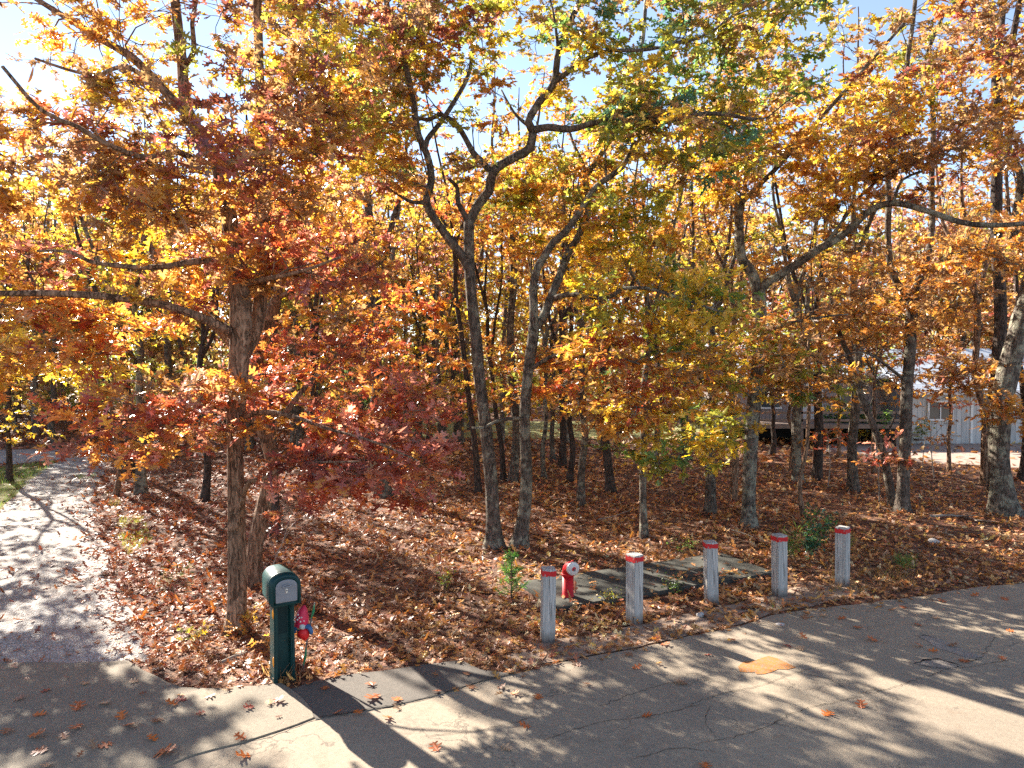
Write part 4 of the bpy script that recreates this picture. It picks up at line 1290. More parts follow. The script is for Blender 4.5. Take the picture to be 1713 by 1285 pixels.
crack_line([(1530, 1112), (1548, 1107), (1570, 1105), (1590, 1110), (1614, 1118)], .02)
crack_line([(1535, 1068), (1548, 1065), (1566, 1070)], .012)
crack_line([(1598, 1106), (1620, 1108), (1640, 1105)], .014)
crack_line([(395, 1249), (470, 1226), (525, 1206), (570, 1199), (654, 1184), (737, 1164), (804, 1144), (850, 1132), (905, 1118), (960, 1107)], .006, .0255)
for c in ([(1140, 1190), (1200, 1165), (1270, 1150), (1330, 1128), (1400, 1112), (1470, 1098)], [(1150, 1250), (1230, 1235), (1290, 1215), (1340, 1190), (1420, 1172), (1500, 1150), (1590, 1120)],
          [(1340, 1128), (1390, 1140), (1430, 1162), (1480, 1152)], [(900, 1245), (1000, 1212), (1090, 1200), (1180, 1180)], [(1190, 1180), (1180, 1210), (1200, 1240)], [(700, 1235), (800, 1225), (900, 1200)],
          [(1050, 1275), (1130, 1255), (1200, 1262)], [(1000, 1185), (1100, 1150), (1180, 1140), (1230, 1150)], [(1480, 1095), (1540, 1115), (1600, 1120), (1700, 1105)], [(1640, 1105), (1660, 1075), (1680, 1060)]):
    crack_line(c, .003)
o = g.build('cracks', m_plain('crack_dark', (0.028, 0.025, 0.023), .95, .3, 20, .1, .2), road, cols=False)  # near-black strips drawn as the cracks

# ------------------------------------------------------------------ concrete slab
ns, nl, nr_, nb = gnd(932, 1024), gnd(872, 988), gnd(1297, 963), gnd(1190, 932)
u = norm(nr_ - ns)
w_ = np.array([-u[1], u[0], 0])
L_ = float(np.linalg.norm(nr_ - ns))
W_ = float(abs(np.dot(nb - nr_, w_)))
bm = bmesh.new()
bm_box(bm, (0, 0, -0.015), (L_, W_, 0.14), 0, .012)
slab_c = ns + u * L_ / 2 + w_ * W_ / 2
sl_o = bm_obj('concrete_slab', bm, M['concrete'], loc=tuple(slab_c), rot=(0, 0, math.atan2(u[1], u[0])))
tag(sl_o, 'low mossy concrete slab behind the row of weathered posts, with the red hydrant on it', 'slab')
SLAB = [tuple((slab_c + u * a * L_ / 2 + w_ * b * W_ / 2)[:2]) for a, b in ((-1, -1), (1, -1), (1, 1), (-1, 1))]

# ------------------------------------------------------------------ posts
def make_post():
    r = empty('wooden_post', (0, 0, 0))
    bm = bmesh.new()
    w, h = .16, .88
    vs = bm_box(bm, (0, 0, h / 2 - .05), (w, w, h + .1), 0, .006)
    for v in bm.verts:
        if v.co.z > h - .02:
            v.co.z += .012 - (v.co.x ** 2 + v.co.y ** 2) * 1.4
    bm_obj('post_body', bm, M['post'], r)
    bm = bmesh.new()
    a = w / 2 + .0025
    z0, z1 = h - .085, h - .022
    q = [(-a, -a), (a, -a), (a, a), (-a, a)]
    n = 10
    ring0, ring1 = [], []
    for i in range(4):
        for j in range(n):
            f = j / n
            x = q[i][0] * (1 - f) + q[(i + 1) % 4][0] * f
            y = q[i][1] * (1 - f) + q[(i + 1) % 4][1] * f
            ring0.append(bm.verts.new((x, y, z0 + random.uniform(-.006, .006))))
            ring1.append(bm.verts.new((x, y, z1 + random.uniform(-.01, .006))))
    m = len(ring0)
    for i in range(m):
        bm.faces.new((ring0[i], ring0[(i + 1) % m], ring1[(i + 1) % m], ring1[i]))
    bm_obj('red_band', bm, M['band'], r)
    return r


post0 = make_post()
PL = ['weathered grey wooden post with worn red band, nearest the mailbox, left of the red hydrant',
      'weathered wooden post with cracked corner and red band, just right of the red hydrant',
      'weathered post with a bright red band, before the middle of the concrete slab',
      'weathered wooden post with narrow red band at the right end of the concrete slab',
      'weathered wooden post standing in dry grass, farthest from the red hydrant']
for i, (px, py, h, rz, lean) in enumerate([(916, 1072, .895, .12, .012), (1061, 1042, .905, .62, -.012), (1190, 1008, .87, .05, -.028), (1304, 997, .90, .30, -.03), (1409, 980, .90, .72, -.022)]):
    if i == 0:
        p = post0
    else:
        p = post0.copy()
        COL.objects.link(p)
        for ch in post0.children:
            c = ch.copy()
            COL.objects.link(c)
            c.parent = p
    p.location = tuple(gnd(px, py))
    p.rotation_euler = (0.012 * (i % 2), lean, rz)
    p.scale = (1, 1, h / .88)
    tag(p, PL[i], 'post', 'weathered posts with red bands')

# ------------------------------------------------------------------ hydrant
hb = gnd(950, 997, .055)
hy = empty('fire_hydrant', tuple(hb), 'red dry hydrant standpipe with a grey end cap, standing on the concrete slab', 'hydrant', rz=math.radians(-10))
bm = bmesh.new()
bm_lathe(bm, [(.088, -.02), (.088, .012), (.080, .018), (.080, .30)], 24)
bm_obj('standpipe', bm, M['hydrant'], hy, True)
bm = bmesh.new()
bm_lathe(bm, [(.09, .295), (.098, .30), (.098, .325), (.09, .33)], 24)
bm_obj('collar', bm, M['hydrant'], hy, True)
# elbow: swept ring bending towards -Y/+X (local -Y)
gg = Geo()
P = []
R_ = .105
for i in range(11):
    a = math.pi / 2 * i / 10
    P.append((0, -R_ + R_ * math.cos(a), .33 + R_ * math.sin(a)))
P.append((0, -R_ - .05, .33 + R_))
P = np.array(P)
tube_add(gg, P, np.full(len(P), .083), 22)
hel = gg.build('elbow', M['hydrant'], hy, smooth=True, cols=False)
hel.rotation_euler = (0, 0, math.radians(32))
bm = bmesh.new()
bm_lathe(bm, [(.088, -.03), (.094, -.025), (.094, .0), (.088, .012), (.06, .02), (.02, .022)], 24, Matrix.Translation((0, -R_ - .06, .33 + R_)) @ Matrix.Rotation(math.pi / 2, 4, 'X'))
cap = bm_obj('cap', bm, M['capgrey'], hel, False)
bm = bmesh.new()
bm_box(bm, (0.0, -R_ - .09, .33 + R_ - .008), (.02, .024, .034), 0, .003)
bm_obj('cap_nut', bm, M['doordark'], hel)
bm = bmesh.new()
bm_lathe(bm, [(.018, 0), (.022, .006), (.022, .018), (.012, .026)], 8, Matrix.Translation((0, -R_ - .03, .33 + R_ + .082)))
bm_obj('lug', bm, M['hydrant'], hel)

# ------------------------------------------------------------------ mailbox
mb = empty('mailbox', tuple(gnd(473, 1136)), 'dark green plastic mailbox with a grey door on a matching post beside the driveway apron', 'mailbox', rz=math.radians(30))
mb.scale = (1.06, 1.0, 1.0)


def prism_y(bm, pts, y0, y1):
    a = [bm.verts.new((p[0], y0, p[1])) for p in pts]
    b = [bm.verts.new((p[0], y1, p[1])) for p in pts]
    n = len(pts)
    bm.faces.new(a)
    bm.faces.new(b[::-1])
    for i in range(n):
        bm.faces.new((a[i], b[i], b[(i + 1) % n], a[(i + 1) % n]))


def arch(w, z0, z1, n=14, cr=.03):
    """outline of a round-topped door, clockwise seen from -Y"""
    r = w / 2
    pts = [(-r + cr, z0), (r - cr, z0), (r - cr * .3, z0 + cr * .3), (r, z0 + cr)]
    zc = z1 - r * .80
    for i in range(n + 1):
        a = math.pi * i / n
        pts.append((r * math.copysign(abs(math.cos(a)) ** .86, math.cos(a)), zc + r * .80 * math.sin(a) ** .9))
    pts += [(-r, z0 + cr), (-r + cr * .3, z0 + cr * .3)]
    return pts


bm = bmesh.new()
# post: U-shaped section, open recess to the front
z0, z1 = -.06, .86
sec = [(-.10, -.115), (-.066, -.115), (-.052, -.03), (.052, -.03), (.066, -.115), (.10, -.115), (.10, .115), (-.10, .115)]
for k, (a, b, s0, s1) in enumerate([(z0, .06, 1.1, 1.08), (.06, .80, 1.03, .98), (.80, z1 + .02, .98, 1.14)]):
    A = [bm.verts.new((x * s0, y * s0, a)) for x, y in sec]
    B = [bm.verts.new((x * s1, y * s1, b)) for x, y in sec]
    n = len(sec)
    for i in range(n):
        bm.faces.new((A[i], A[(i + 1) % n], B[(i + 1) % n], B[i]))
    if k == 0:
        bm.faces.new(A[::-1])
    if k == 2:
        bm.faces.new(B)
bmesh.ops.remove_doubles(bm, verts=bm.verts[:], dist=.0005)
bmesh.ops.recalc_face_normals(bm, faces=bm.faces[:])
es = [e for e in bm.edges if e.is_manifold and abs((e.verts[0].co - e.verts[1].co).z) > .05 and max(abs(v.co.y) for v in e.verts) > .1]
bmesh.ops.bevel(bm, geom=es, offset=.012, segments=2, affect='EDGES')
post_m = bm_obj('post', bm, M['green'], mb)
bm = bmesh.new()
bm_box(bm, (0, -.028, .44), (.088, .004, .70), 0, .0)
bm_obj('recess_panel', bm, M['greenin'], post_m)  # darker green paints the shade inside the post's channel
# head
bm = bmesh.new()
prism_y(bm, arch(.285, .855, 1.172, 18, .022), -.235, .27)
bmesh.ops.recalc_face_normals(bm, faces=bm.faces[:])
es = [e for e in bm.edges if abs(e.verts[0].co.y - e.verts[1].co.y) < 1e-5]
bmesh.ops.bevel(bm, geom=es, offset=.022, segments=4, affect='EDGES')
# inset the front face so that the door sits back in a rim
ff = max((f for f in bm.faces if f.normal.y < -.9), key=lambda f: f.calc_area())
r = bmesh.ops.inset_individual(bm, faces=[ff], thickness=.012, depth=-.014)
head = bm_obj('box_body', bm, M['green'], mb)
for p in head.data.polygons:
    p.use_smooth = True
# seam ridge around the body
bm = bmesh.new()
prism_y(bm, arch(.293, .852, 1.177, 18, .024), -.10, -.085)
bmesh.ops.recalc_face_normals(bm, faces=bm.faces[:])
bm_obj('seam_ridge', bm, M['green'], head)
bm = bmesh.new()
prism_y(bm, arch(.205, .898, 1.132, 16, .012), -.232, -.21)
bmesh.ops.recalc_face_normals(bm, faces=bm.faces[:])
ff = max((f for f in bm.faces if f.normal.y < -.9), key=lambda f: f.calc_area())
bmesh.ops.inset_individual(bm, faces=[ff], thickness=.012, depth=.004)
door = bm_obj('door', bm, M['doorgrey'], mb)
gg = Geo()
a = np.linspace(math.pi, 0, 11)
P = np.stack([.042 * np.cos(a), np.full(11, -.243), 1.066 + .016 * np.sin(a)], 1)
tube_add(gg, P, np.full(11, .0075), 8)
P = np.stack([np.linspace(-.042, .042, 7), np.full(7, -.246), np.full(7, 1.062)], 1)
tube_add(gg, P, np.full(7, .009), 8)
gg.build('door_handle', M['doorgrey'], door, smooth=True, cols=False)
bm = bmesh.new()
bm_box(bm, (0, -.239, 1.018), (.022, .008, .05), 0, .003)
lk = bm_obj('lock_plate', bm, M['steel'], door)
bm = bmesh.new()
bm_lathe(bm, [(.006, 0), (.006, .006)], 10, Matrix.Translation((0, -.2435, 1.022)) @ Matrix.Rotation(math.pi / 2, 4, 'X'))
bm_obj('keyhole', bm, M['doordark'], door)
for zz in (.745, .235):
    bm = bmesh.new()
    bmesh.ops.create_uvsphere(bm, u_segments=16, v_segments=8, radius=1)
    bmesh.ops.transform(bm, matrix=Matrix.Translation((-.101, -.078, zz)) @ Matrix.Diagonal((.009, .026, .055, 1)), verts=bm.verts[:])
    bm_obj('reflector', bm, M['reflect'], mb, True)

# ------------------------------------------------------------------ gnome stake
gs = gnd(506, 1121)
gn = empty('garden_ornament', tuple(gs), 'gnome in red polka-dot hat and blue coat on a stake beside the mailbox', 'garden ornament')
gg = Geo()
S = lambda px, py, dy=0.0: at(px, py, gs[1] + dy) - gs
P = np.array([S(506, 1123), S(514, 1070), S(520, 1040), S(527, 1008)])
P[0, 2] = -.04
tube_add(gg, P, np.array([.010, .009, .009, .007]), 8)
gg.build('stake', M['stake'], gn, smooth=True, cols=False)
for (a, b), (c, d) in (((521, 1034), (526, 1012)), ((507.5, 1112), (512.5, 1084))):
    gg = Geo()
    P = np.array([S(a, b, -.012), (S(a, b, -.014) + S(c, d, -.014)) / 2 + np.array([.006, 0, 0]), S(c, d, -.012)])
    tube_add(gg, P, np.array([.007, .015, .006]), 7)
    gg.build('ribbon', M['ribbon'], gn, smooth=True, cols=False)
hat = None
gg = Geo()
P = np.array([S(503, 1047, -.03), S(505, 1036, -.03), S(506, 1026, -.03), S(508, 1018, -.03), S(509, 1013, -.03)])
P, Rr = spline(P, np.array([.072, .074, .062, .040, .012]), .02)
tube_add(gg, P, Rr, 18)
hat = gg.build('hat', M['hat'], gn, smooth=True, cols=False)
for px, py in ((502.5, 1024), (509, 1021.5), (508.5, 1028), (502, 1031.5), (507, 1034.5), (497.5, 1028.5), (497, 1035.5), (505, 1028.5), (512, 1034)):
    c = S(px, py, 0)
    dd = (px - 505) / F * gs[1]
    rr = np.interp(py, [1013, 1018, 1026, 1036, 1047], [.012, .04, .062, .074, .072])
    yy = -math.sqrt(max(1e-5, rr * rr - dd * dd)) * .97 - .03
    bm = bmesh.new()
    bmesh.ops.create_uvsphere(bm, u_segments=10, v_segments=6, radius=.011)
    bm_obj('hat_dot', bm, M['dot'], hat, True, loc=(c[0], yy, c[2]))
gg = Geo()
tube_add(gg, np.array([S(504, 1053, -.03), S(504, 1048, -.03), S(503.5, 1043, -.03)]), np.array([.045, .058, .055]), 14)
gg.build('face', M['skin'], gn, smooth=True, cols=False)
gg = Geo()
tube_add(gg, np.array([S(504, 1045, -.075), S(506, 1049, -.085), S(508, 1053, -.075)]), np.array([.028, .034, .012]), 10)
gg.build('beard', M['beard'], gn, smooth=True, cols=False)
gg = Geo()
tube_add(gg, np.array([S(508, 1064, -.03), S(507, 1058, -.03), S(506, 1051, -.03), S(505, 1047, -.03)]), np.array([.05, .066, .06, .03]), 14)
coat = gg.build('coat', M['blue'], gn, smooth=True, cols=False)
for pts in ([(500, 1051, -.03), (495, 1050, -.05), (492, 1055, -.06), (492, 1059, -.06)], [(510, 1048, -.04), (517, 1049, -.06), (520, 1054, -.06), (521, 1060, -.05)]):
    gg = Geo()
    P, Rr = spline(np.array([S(*p) for p in pts]), np.array([.03, .028, .022, .02]), .02)
    tube_add(gg, P, Rr, 10)
    gg.build('arm', M['blue'], gn, smooth=True, cols=False)
gg = Geo()
P, Rr = spline(np.array([S(510, 1071, -.04), S(510, 1066, -.05), S(507, 1059, -.055), S(504, 1055, -.05)]), np.array([.012, .045, .068, .062]), .02)
tube_add(gg, P, Rr, 16)
gg.build('trousers', M['redcloth'], gn, smooth=True, cols=False)

# ------------------------------------------------------------------ stones
def stone(px, py, s, label, z=.0):
    bm = bmesh.new()
    bmesh.ops.create_icosphere(bm, subdivisions=3, radius=1)
    off = random.uniform(0, 50)
    for v in bm.verts:
        k = 1 + .16 * float(wnoise(np.array([[v.co.x * .8 + off, v.co.y * .8, v.co.z * .8]]))[0])
        v.co *= k
        v.co = Vector((v.co.x * s[0], v.co.y * s[1], v.co.z * s[2]))
    o = bm_obj('stone', bm, M['rock'], None, True, tuple(gnd(px, py) + np.array([0, 0, s[2] * .55 + z])))
    tag(o, label, 'stone')


stone(478, 1128, (.05, .045, .06), 'rounded pale stone at the foot of the green mailbox')
stone(1172, 1032, (.055, .05, .04), 'small pale stone among leaves in front of the third post')
stone(1562, 908, (.10, .08, .05), 'pale stone lying in the leaf litter right of the farthest post')
stone(1306, 1046, (.06, .05, .02), 'flat pale stone on the road edge below the fourth post')
# ------------------------------------------------------------------ house
def boxo(name, c, s, mat, parent, bev=0.0):
    bm = bmesh.new()
    bm_box(bm, c, s, 0, bev)
    return bm_obj(name, bm, mat, parent)


def house():
    h = empty('house', (16.0, 30.0, 0), 'long low grey house with pale roof and raised deck behind the trees', 'house')
    Lc = lambda x, y, z: (x - 16.0, y - 30.0, z)

    def window(wall, x, y, z, w, hh):
        f = boxo('window', Lc(x, y - .03, z), (w, .05, hh), M['glass'], h)
        bm = bmesh.new()
        t = .07
        for c, s in (((0, 0, hh / 2), (w + 2 * t, .09, t)), ((0, 0, -hh / 2), (w + 2 * t, .11, t)), ((-w / 2 - t / 2, 0, 0), (t, .09, hh - t)), ((w / 2 + t / 2, 0, 0), (t, .09, hh - t)), ((0, -.01, 0), (.04, .06, hh - t))):
            bm_box(bm, Vector(Lc(x, y - .05, z)) + Vector(c), s)
        bm_obj('window_frame', bm, M['trim'], f)

    w1 = boxo('wall', Lc(20.4, 31.6, 1.08), (9.2, 6.2, 2.16), M['siding'], h)          # right wing, front at y 28.5
    w2 = boxo('wall', Lc(12.6, 33.0, 1.65), (6.4, 6.0, 2.1), M['siding_dk'], h)          # left wing, front at y 30, floor at .6
    boxo('undercroft', Lc(12.6, 33.1, .3), (6.2, 5.6, .6), M['dark'], h)  # near-black block: the shade under the deck is put into its colour
    # gable roofs
    def roof(x0, x1, y0, y1, ze, zr, th=.12):
        ym = (y0 + y1) / 2
        bm = bmesh.new()
        pr = [(y0, ze), (ym, zr), (y1, ze), (y1, ze - th), (ym, zr - th), (y0, ze - th)]
        a = [bm.verts.new(Lc(x0, p[0], p[1])) for p in pr]
        b = [bm.verts.new(Lc(x1, p[0], p[1])) for p in pr]
        n = 6
        for i in range(n):
            bm.faces.new((a[i], a[(i + 1) % n], b[(i + 1) % n], b[i]))
        bm.faces.new(a[::-1]); bm.faces.new(b)
        bmesh.ops.recalc_face_normals(bm, faces=bm.faces[:])
        r = bm_obj('roof', bm, M['shingle'], h)
        boxo('fascia', Lc((x0 + x1) / 2, y0 - .015, ze - .09), (x1 - x0, .03, .16), M['trim'], r)
        return r
    roof(15.6, 25.6, 27.9, 35.3, 2.2, 3.9)
    r2 = roof(9.0, 16.1, 29.3, 36.7, 2.78, 4.15)
    boxo('chimney', Lc(13.4, 33.6, 4.2), (.5, .5, .9), M['rock'], r2)
    window(w1, 17.3, 28.5, 1.35, .9, .75)
    window(w1, 23.2, 28.5, 1.35, 1.1, .8)
    window(w2, 11.0, 30.0, 1.75, .8, .8)
    window(w2, 14.4, 30.0, 1.75, .9, .8)
    d = boxo('door', Lc(12.8, 29.97, 1.62), (.85, .07, 1.9), M['trim'], h)
    boxo('door_handle', Lc(13.13, 29.91, 1.55), (.04, .06, .12), M['steel'], d)
    for x in (18.6, 21.4):
        boxo('corner_board', Lc(x, 28.48, 1.02), (.09, .05, 2.0), M['trim'], w1)
    # deck
    dk = boxo('deck', Lc(12.4, 28.8, .78), (6.2, 2.36, .16), M['deck'], h)
    for x in (9.5, 11.4, 13.3, 15.2):
        boxo('deck_post', Lc(x, 27.75, .35), (.14, .14, .70), M['deck'], dk)
    bm = bmesh.new()
    for k in range(2):
        bm_box(bm, Vector(Lc(12.4, 27.7, 1.02 + .3 * k)), (6.2, .05, .09))
    bm_obj('deck_rail', bm, M['deck'], dk)
    for x in (9.4, 11.4, 13.4, 15.4):
        boxo('rail_post', Lc(x, 27.72, 1.12), (.09, .09, .52), M['deck'], dk)
    bm = bmesh.new()
    for k in range(3):
        bm_box(bm, Vector(Lc(15.9 + .26 * k, 28.7, .58 - .2 * k)), (.28, 1.1, .06))
    bm_obj('deck_steps', bm, M['deck'], h)


house()

# ------------------------------------------------------------------ leaf litter
LIT = [(0.26, 0.095, 0.042), (0.34, 0.14, 0.06), (0.16, 0.06, 0.036), (0.44, 0.18, 0.065), (0.38, 0.13, 0.055), (0.40, 0.24, 0.16), (0.17, 0.075, 0.05), (0.23, 0.07, 0.045), (0.44, 0.19, 0.06)]


def litter():
    g = Geo()
    rng = np.random.default_rng(8)
    for y0, y1, dens, tm, s, hz in ((4.5, 9, 330, LEAF_HI, .088, .035), (9, 12.5, 270, LEAF_MID, .092, .04), (12.5, 17, 150, LEAF_MID, .105, .045), (17, 23, 80, LEAF_LO, .125, .05), (23, 34, 26, LEAF_FAR, .2, .05)):
        X = y1 * .76 + 2.5
        n = int((y1 - y0) * 2 * X * dens)
        P = np.stack([rng.uniform(-X, X, n), rng.uniform(y0, y1, n), np.zeros(n)], 1)
        P = P[np.abs(P[:, 0]) < P[:, 1] * .76 + 2.0]
        gap = road_gap(P)
        nz = wnoise(P, 1.6) * .5 + wnoise(P, .45) * .5
        p = np.ones(len(P)) * np.clip(.80 + .6 * nz, .18, 1)
        dist_in = inside(P, GRAV)
        # driveway: sparse, gathering to its right side
        right = np.interp(P[:, 1], [7.7, 8.8, 10, 11.5, 15.5, 20, 25], [-3.6, -4.6, -5.5, -6.6, -9.1, -12, -14.6])
        fr = np.clip(1 - (right - P[:, 0]) / 1.25, 0, 1)
        pd = .02 + .09 * np.clip(nz + .25, 0, 1) + .75 * fr ** 2.2
        p = np.where(dist_in, pd, p)
        ap = inside(P, APRON)
        p = np.where(ap, .008, p)
        sh = inside(P, SHOULD)
        p = np.where(sh, .004, p)
        rd = (gap < 0) & ~ap & ~sh
        p = np.where(rd, np.where(gap > -.5, .42 * (1 + gap / .5) ** 3 * np.clip(.5 + nz, .1, 1) * (P[:, 0] > -.6), 0.0), p)
        sl_ = inside(P, SLAB)
        p = np.where(sl_, .06 + .3 * np.clip(nz, 0, 1), p)
        so = inside(P, SOILP)
        p = np.where(so, .42 + .5 * np.clip(wnoise(P, 2.6) + .1, 0, 1) + .5 * np.exp(-((gap - .10) / .13) ** 2), p)
        ya = inside(P, YARD) | inside(P, LAWN)
        p = np.where(ya, .16, p)
        p = np.where(inside(P, VERGE), .10, p)
        # bare trodden margin of the driveway where it meets the wood, by the apron
        P = P[rng.random(len(P)) < p]
        n = len(P)
        on_slab = inside(P, SLAB)
        on_ap = inside(P, APRON) | inside(P, SHOULD)
        P[:, 2] = rng.uniform(.004, hz, n) + np.where(on_slab, .053, 0) + np.where(on_ap, .022, 0)
        flat = inside(P, GRAV) | on_slab | on_ap | (road_gap(P) < 0.02)
        P[:, 2] = np.where(flat & ~on_slab & ~on_ap, rng.uniform(.014, .022, n), P[:, 2])
        tl = np.where(flat, .16, .42)[:, None]
        a = rng.uniform(0, 6.283, n)
        AX = np.stack([np.cos(a), np.sin(a), rng.normal(0, .22, n) * np.where(flat, .3, 1)], 1)
        NM = np.array([0, 0, 1.0]) + rng.normal(0, 1, (n, 3)) * tl
        C = np.array(LIT)[rng.integers(0, len(LIT), n)] * np.clip(rng.normal(1, .2, (n, 1)), .5, 1.6)
        # redder under the red boughs on the left, more ochre on the right, and brightened there to lift the shade
        k = np.clip((-P[:, 0] - .5) / 5, 0, 1)[:, None]
        tone = (1.12 + .22 * np.clip(wnoise(P, .8), -1, 1))[:, None]
        C = C * tone
        C = C * (1 - k) * np.array([1.32, 1.58, 1.45]) + C * np.array([1.05, .95, 1.05]) * k
        C = C * np.array([1.04, 0.99, .83])
        leaves_add(g, tm, P, AX, NM, s * np.clip(rng.normal(1, .25, n), .5, 1.7), np.clip(C, .01, .7), curl=rng.normal(-.2, .7, n))
    o = g.build('leaf_litter', M['litter'])
    tag(o, 'thick carpet of fallen brown oak leaves covering the wood floor and road verge', 'leaf litter', kind='stuff')


litter()

# ------------------------------------------------------------------ single leaves on the road
SPOTS = [(217, 1216), (253, 1238), (278, 1260), (407, 1267), (403, 1236), (60, 1233), (67, 1257), (107, 1233), (264, 1206), (204, 1200), (335, 1195), (415, 1185), (130, 1185), (67, 1196), (33, 1170), (77, 1156),
         (224, 1141), (174, 1178), (141, 1144), (303, 1171), (351, 1165), (465, 1173), (544, 1151), (566, 1195), (288, 1180), (10, 1226), (79, 1282), (129, 1218), (177, 1247), (620, 1146), (625, 1168), (665, 1171),
         (664, 1186), (598, 1193), (649, 1202), (731, 1158), (789, 1150), (838, 1151), (861, 1161), (900, 1166), (729, 1252), (846, 1253), (878, 1216), (982, 1146), (1082, 1199), (1136, 1143), (1052, 1096),
         (1112, 1079), (1065, 1118), (781, 1128), (784, 1104), (1184, 1096), (1344, 1067), (1339, 1086), (1317, 1081), (1225, 1072), (1143, 1144), (1384, 1195), (1441, 1181), (1460, 1072), (1537, 1082), (1560, 1090),
         (1592, 1081), (1612, 1106), (1677, 1103), (1689, 1056), (1535, 1046), (1567, 1034), (1434, 1051), (1408, 1036), (1347, 1034), (1575, 1006), (1630, 997), (1680, 1002), (1511, 1016), (1180, 1283), (1377, 1031),
         (1307, 1047)]
BIG = {(278, 1260): 1.7, (217, 1216): 1.5, (407, 1267): 1.4, (1441, 1181): 1.15, (1384, 1195): 1.15, (67, 1257): 1.3, (625, 1168): 1.5, (130, 1185): 1.35, (60, 1233): 1.3}
LC = {'rust orange': (0.42, 0.11, 0.03), 'bright orange': (0.55, 0.15, 0.03), 'dark red': (0.30, 0.045, 0.025), 'pale tan': (0.46, 0.30, 0.18), 'brown': (0.27, 0.12, 0.06)}
LMK = [('the green mailbox', (467, 1135)), ('the first post', (916, 1072)), ('the second post', (1061, 1042)), ('the third post', (1190, 1008)), ('the fourth post', (1304, 997)), ('the farthest post', (1409, 980)),
       ('the orange paint mark', (1285, 1117)), ('the broken hole', (1570, 1110)), ('the apron corner', (524, 1204)), ('the bottom-left corner', (0, 1285)), ('the gravel drive', (110, 1112)),
       ('the road end at right', (1713, 1000))]


def road_leaves():
    meshes = {}
    rng = np.random.default_rng(4)
    names = list(LC)
    used = {}
    for i, (px, py) in enumerate(SPOTS):
        on_ap = bool(inside([gnd(px, py)[:2]], APRON)[0])
        on_sh = bool(inside([gnd(px, py)[:2]], SHOULD)[0])
        cn = names[rng.choice(5, p=[.38, .2, .1, .16 if not on_ap else .16, .16])]
        if (px, py) in BIG:
            cn = 'bright orange' if i % 2 else 'rust orange'
        var = int(rng.integers(0, 4))
        key = (cn, var)
        if key not in meshes:
            g = Geo()
            P = np.zeros((1, 3))
            cur = [-.45, -.1, .3, -.8][var]
            leaves_add(g, LEAF_HI, P - np.array([[.5, 0, 0]]), np.array([[1., 0, 0]]), np.array([[0., 0, 1]]), np.ones(1), np.array([LC[cn]]) * rng.uniform(.85, 1.15), curl=np.array([cur]))
            o = g.build('fallen_leaf', M['litter'])
            zmin = min(v.co.z for v in o.data.vertices)
            for v in o.data.vertices:
                v.co.z -= zmin
            meshes[key] = o
        else:
            src = meshes[key]
            o = src.copy()
            COL.objects.link(o)
        z = .027 if on_ap else .023 if on_sh else .016
        s = .122 * BIG.get((px, py), 1.0) * rng.uniform(.85, 1.15)
        o.location = tuple(gnd(px, py, z))
        o.scale = (s, s * rng.uniform(1.2, 1.5), s * rng.uniform(.7, 1.1))
        o.rotation_euler = (rng.normal(0, .1), rng.normal(0, .1), rng.uniform(0, 6.28))
        o.location.z += .004
        lm = min(LMK, key=lambda q: math.hypot(q[1][0] - px, (q[1][1] - py) * 1.6))
        dx, dy = px - lm[1][0], py - lm[1][1]
        rel = ('just ' if math.hypot(dx, dy) < 70 else '') + ('left of ' if dx < -abs(dy) * 1.1 else 'right of ' if dx > abs(dy) * 1.1 else 'in front of ' if dy > 0 else 'behind ')
        surf = 'apron' if on_ap else 'shoulder' if on_sh else 'road'
        pose = ['flat', 'cupped', 'curled', 'arched'][var]
        size = 'large ' if (px, py) in BIG else ''
        lab = f'{size}{pose} {cn} leaf on the {surf}, {rel}{lm[0]}'
        used.setdefault(lab, []).append((px, o))
        tag(o, lab, 'leaf', 'single fallen leaves on the asphalt')
    for lab, lst in used.items():
        if len(lst) > 1:
            lst.sort(key=lambda q: q[0])
            wd = ['leftmost', 'rightmost'] if len(lst) == 2 else ['leftmost', 'middle', 'rightmost'] if len(lst) == 3 else ['leftmost', 'second from left', 'third from left', 'fourth from left', 'fifth from left', 'sixth from left']
            for (q, o), w in zip(lst, wd):
                o['label'] = f'{w} {lab}'


road_leaves()

# ------------------------------------------------------------------ small plants
NEEDLE = (np.array([(0, -.02, 0), (.6, -.045, .01), (1, 0, 0), (.6, .045, .01), (0, .02, 0)], float), np.array([0, 1, 2, 3, 4]), np.array([5]))
OVAL = _tmpl([(0.2, 0.17), (0.45, 0.24), (0.75, 0.17)], .3)
BLADE = (np.array([(0, -.025, 0), (.5, -.02, .0), (1, 0, 0), (.5, .02, 0), (0, .025, 0)], float), np.array([0, 1, 2, 3, 4]), np.array([5]))


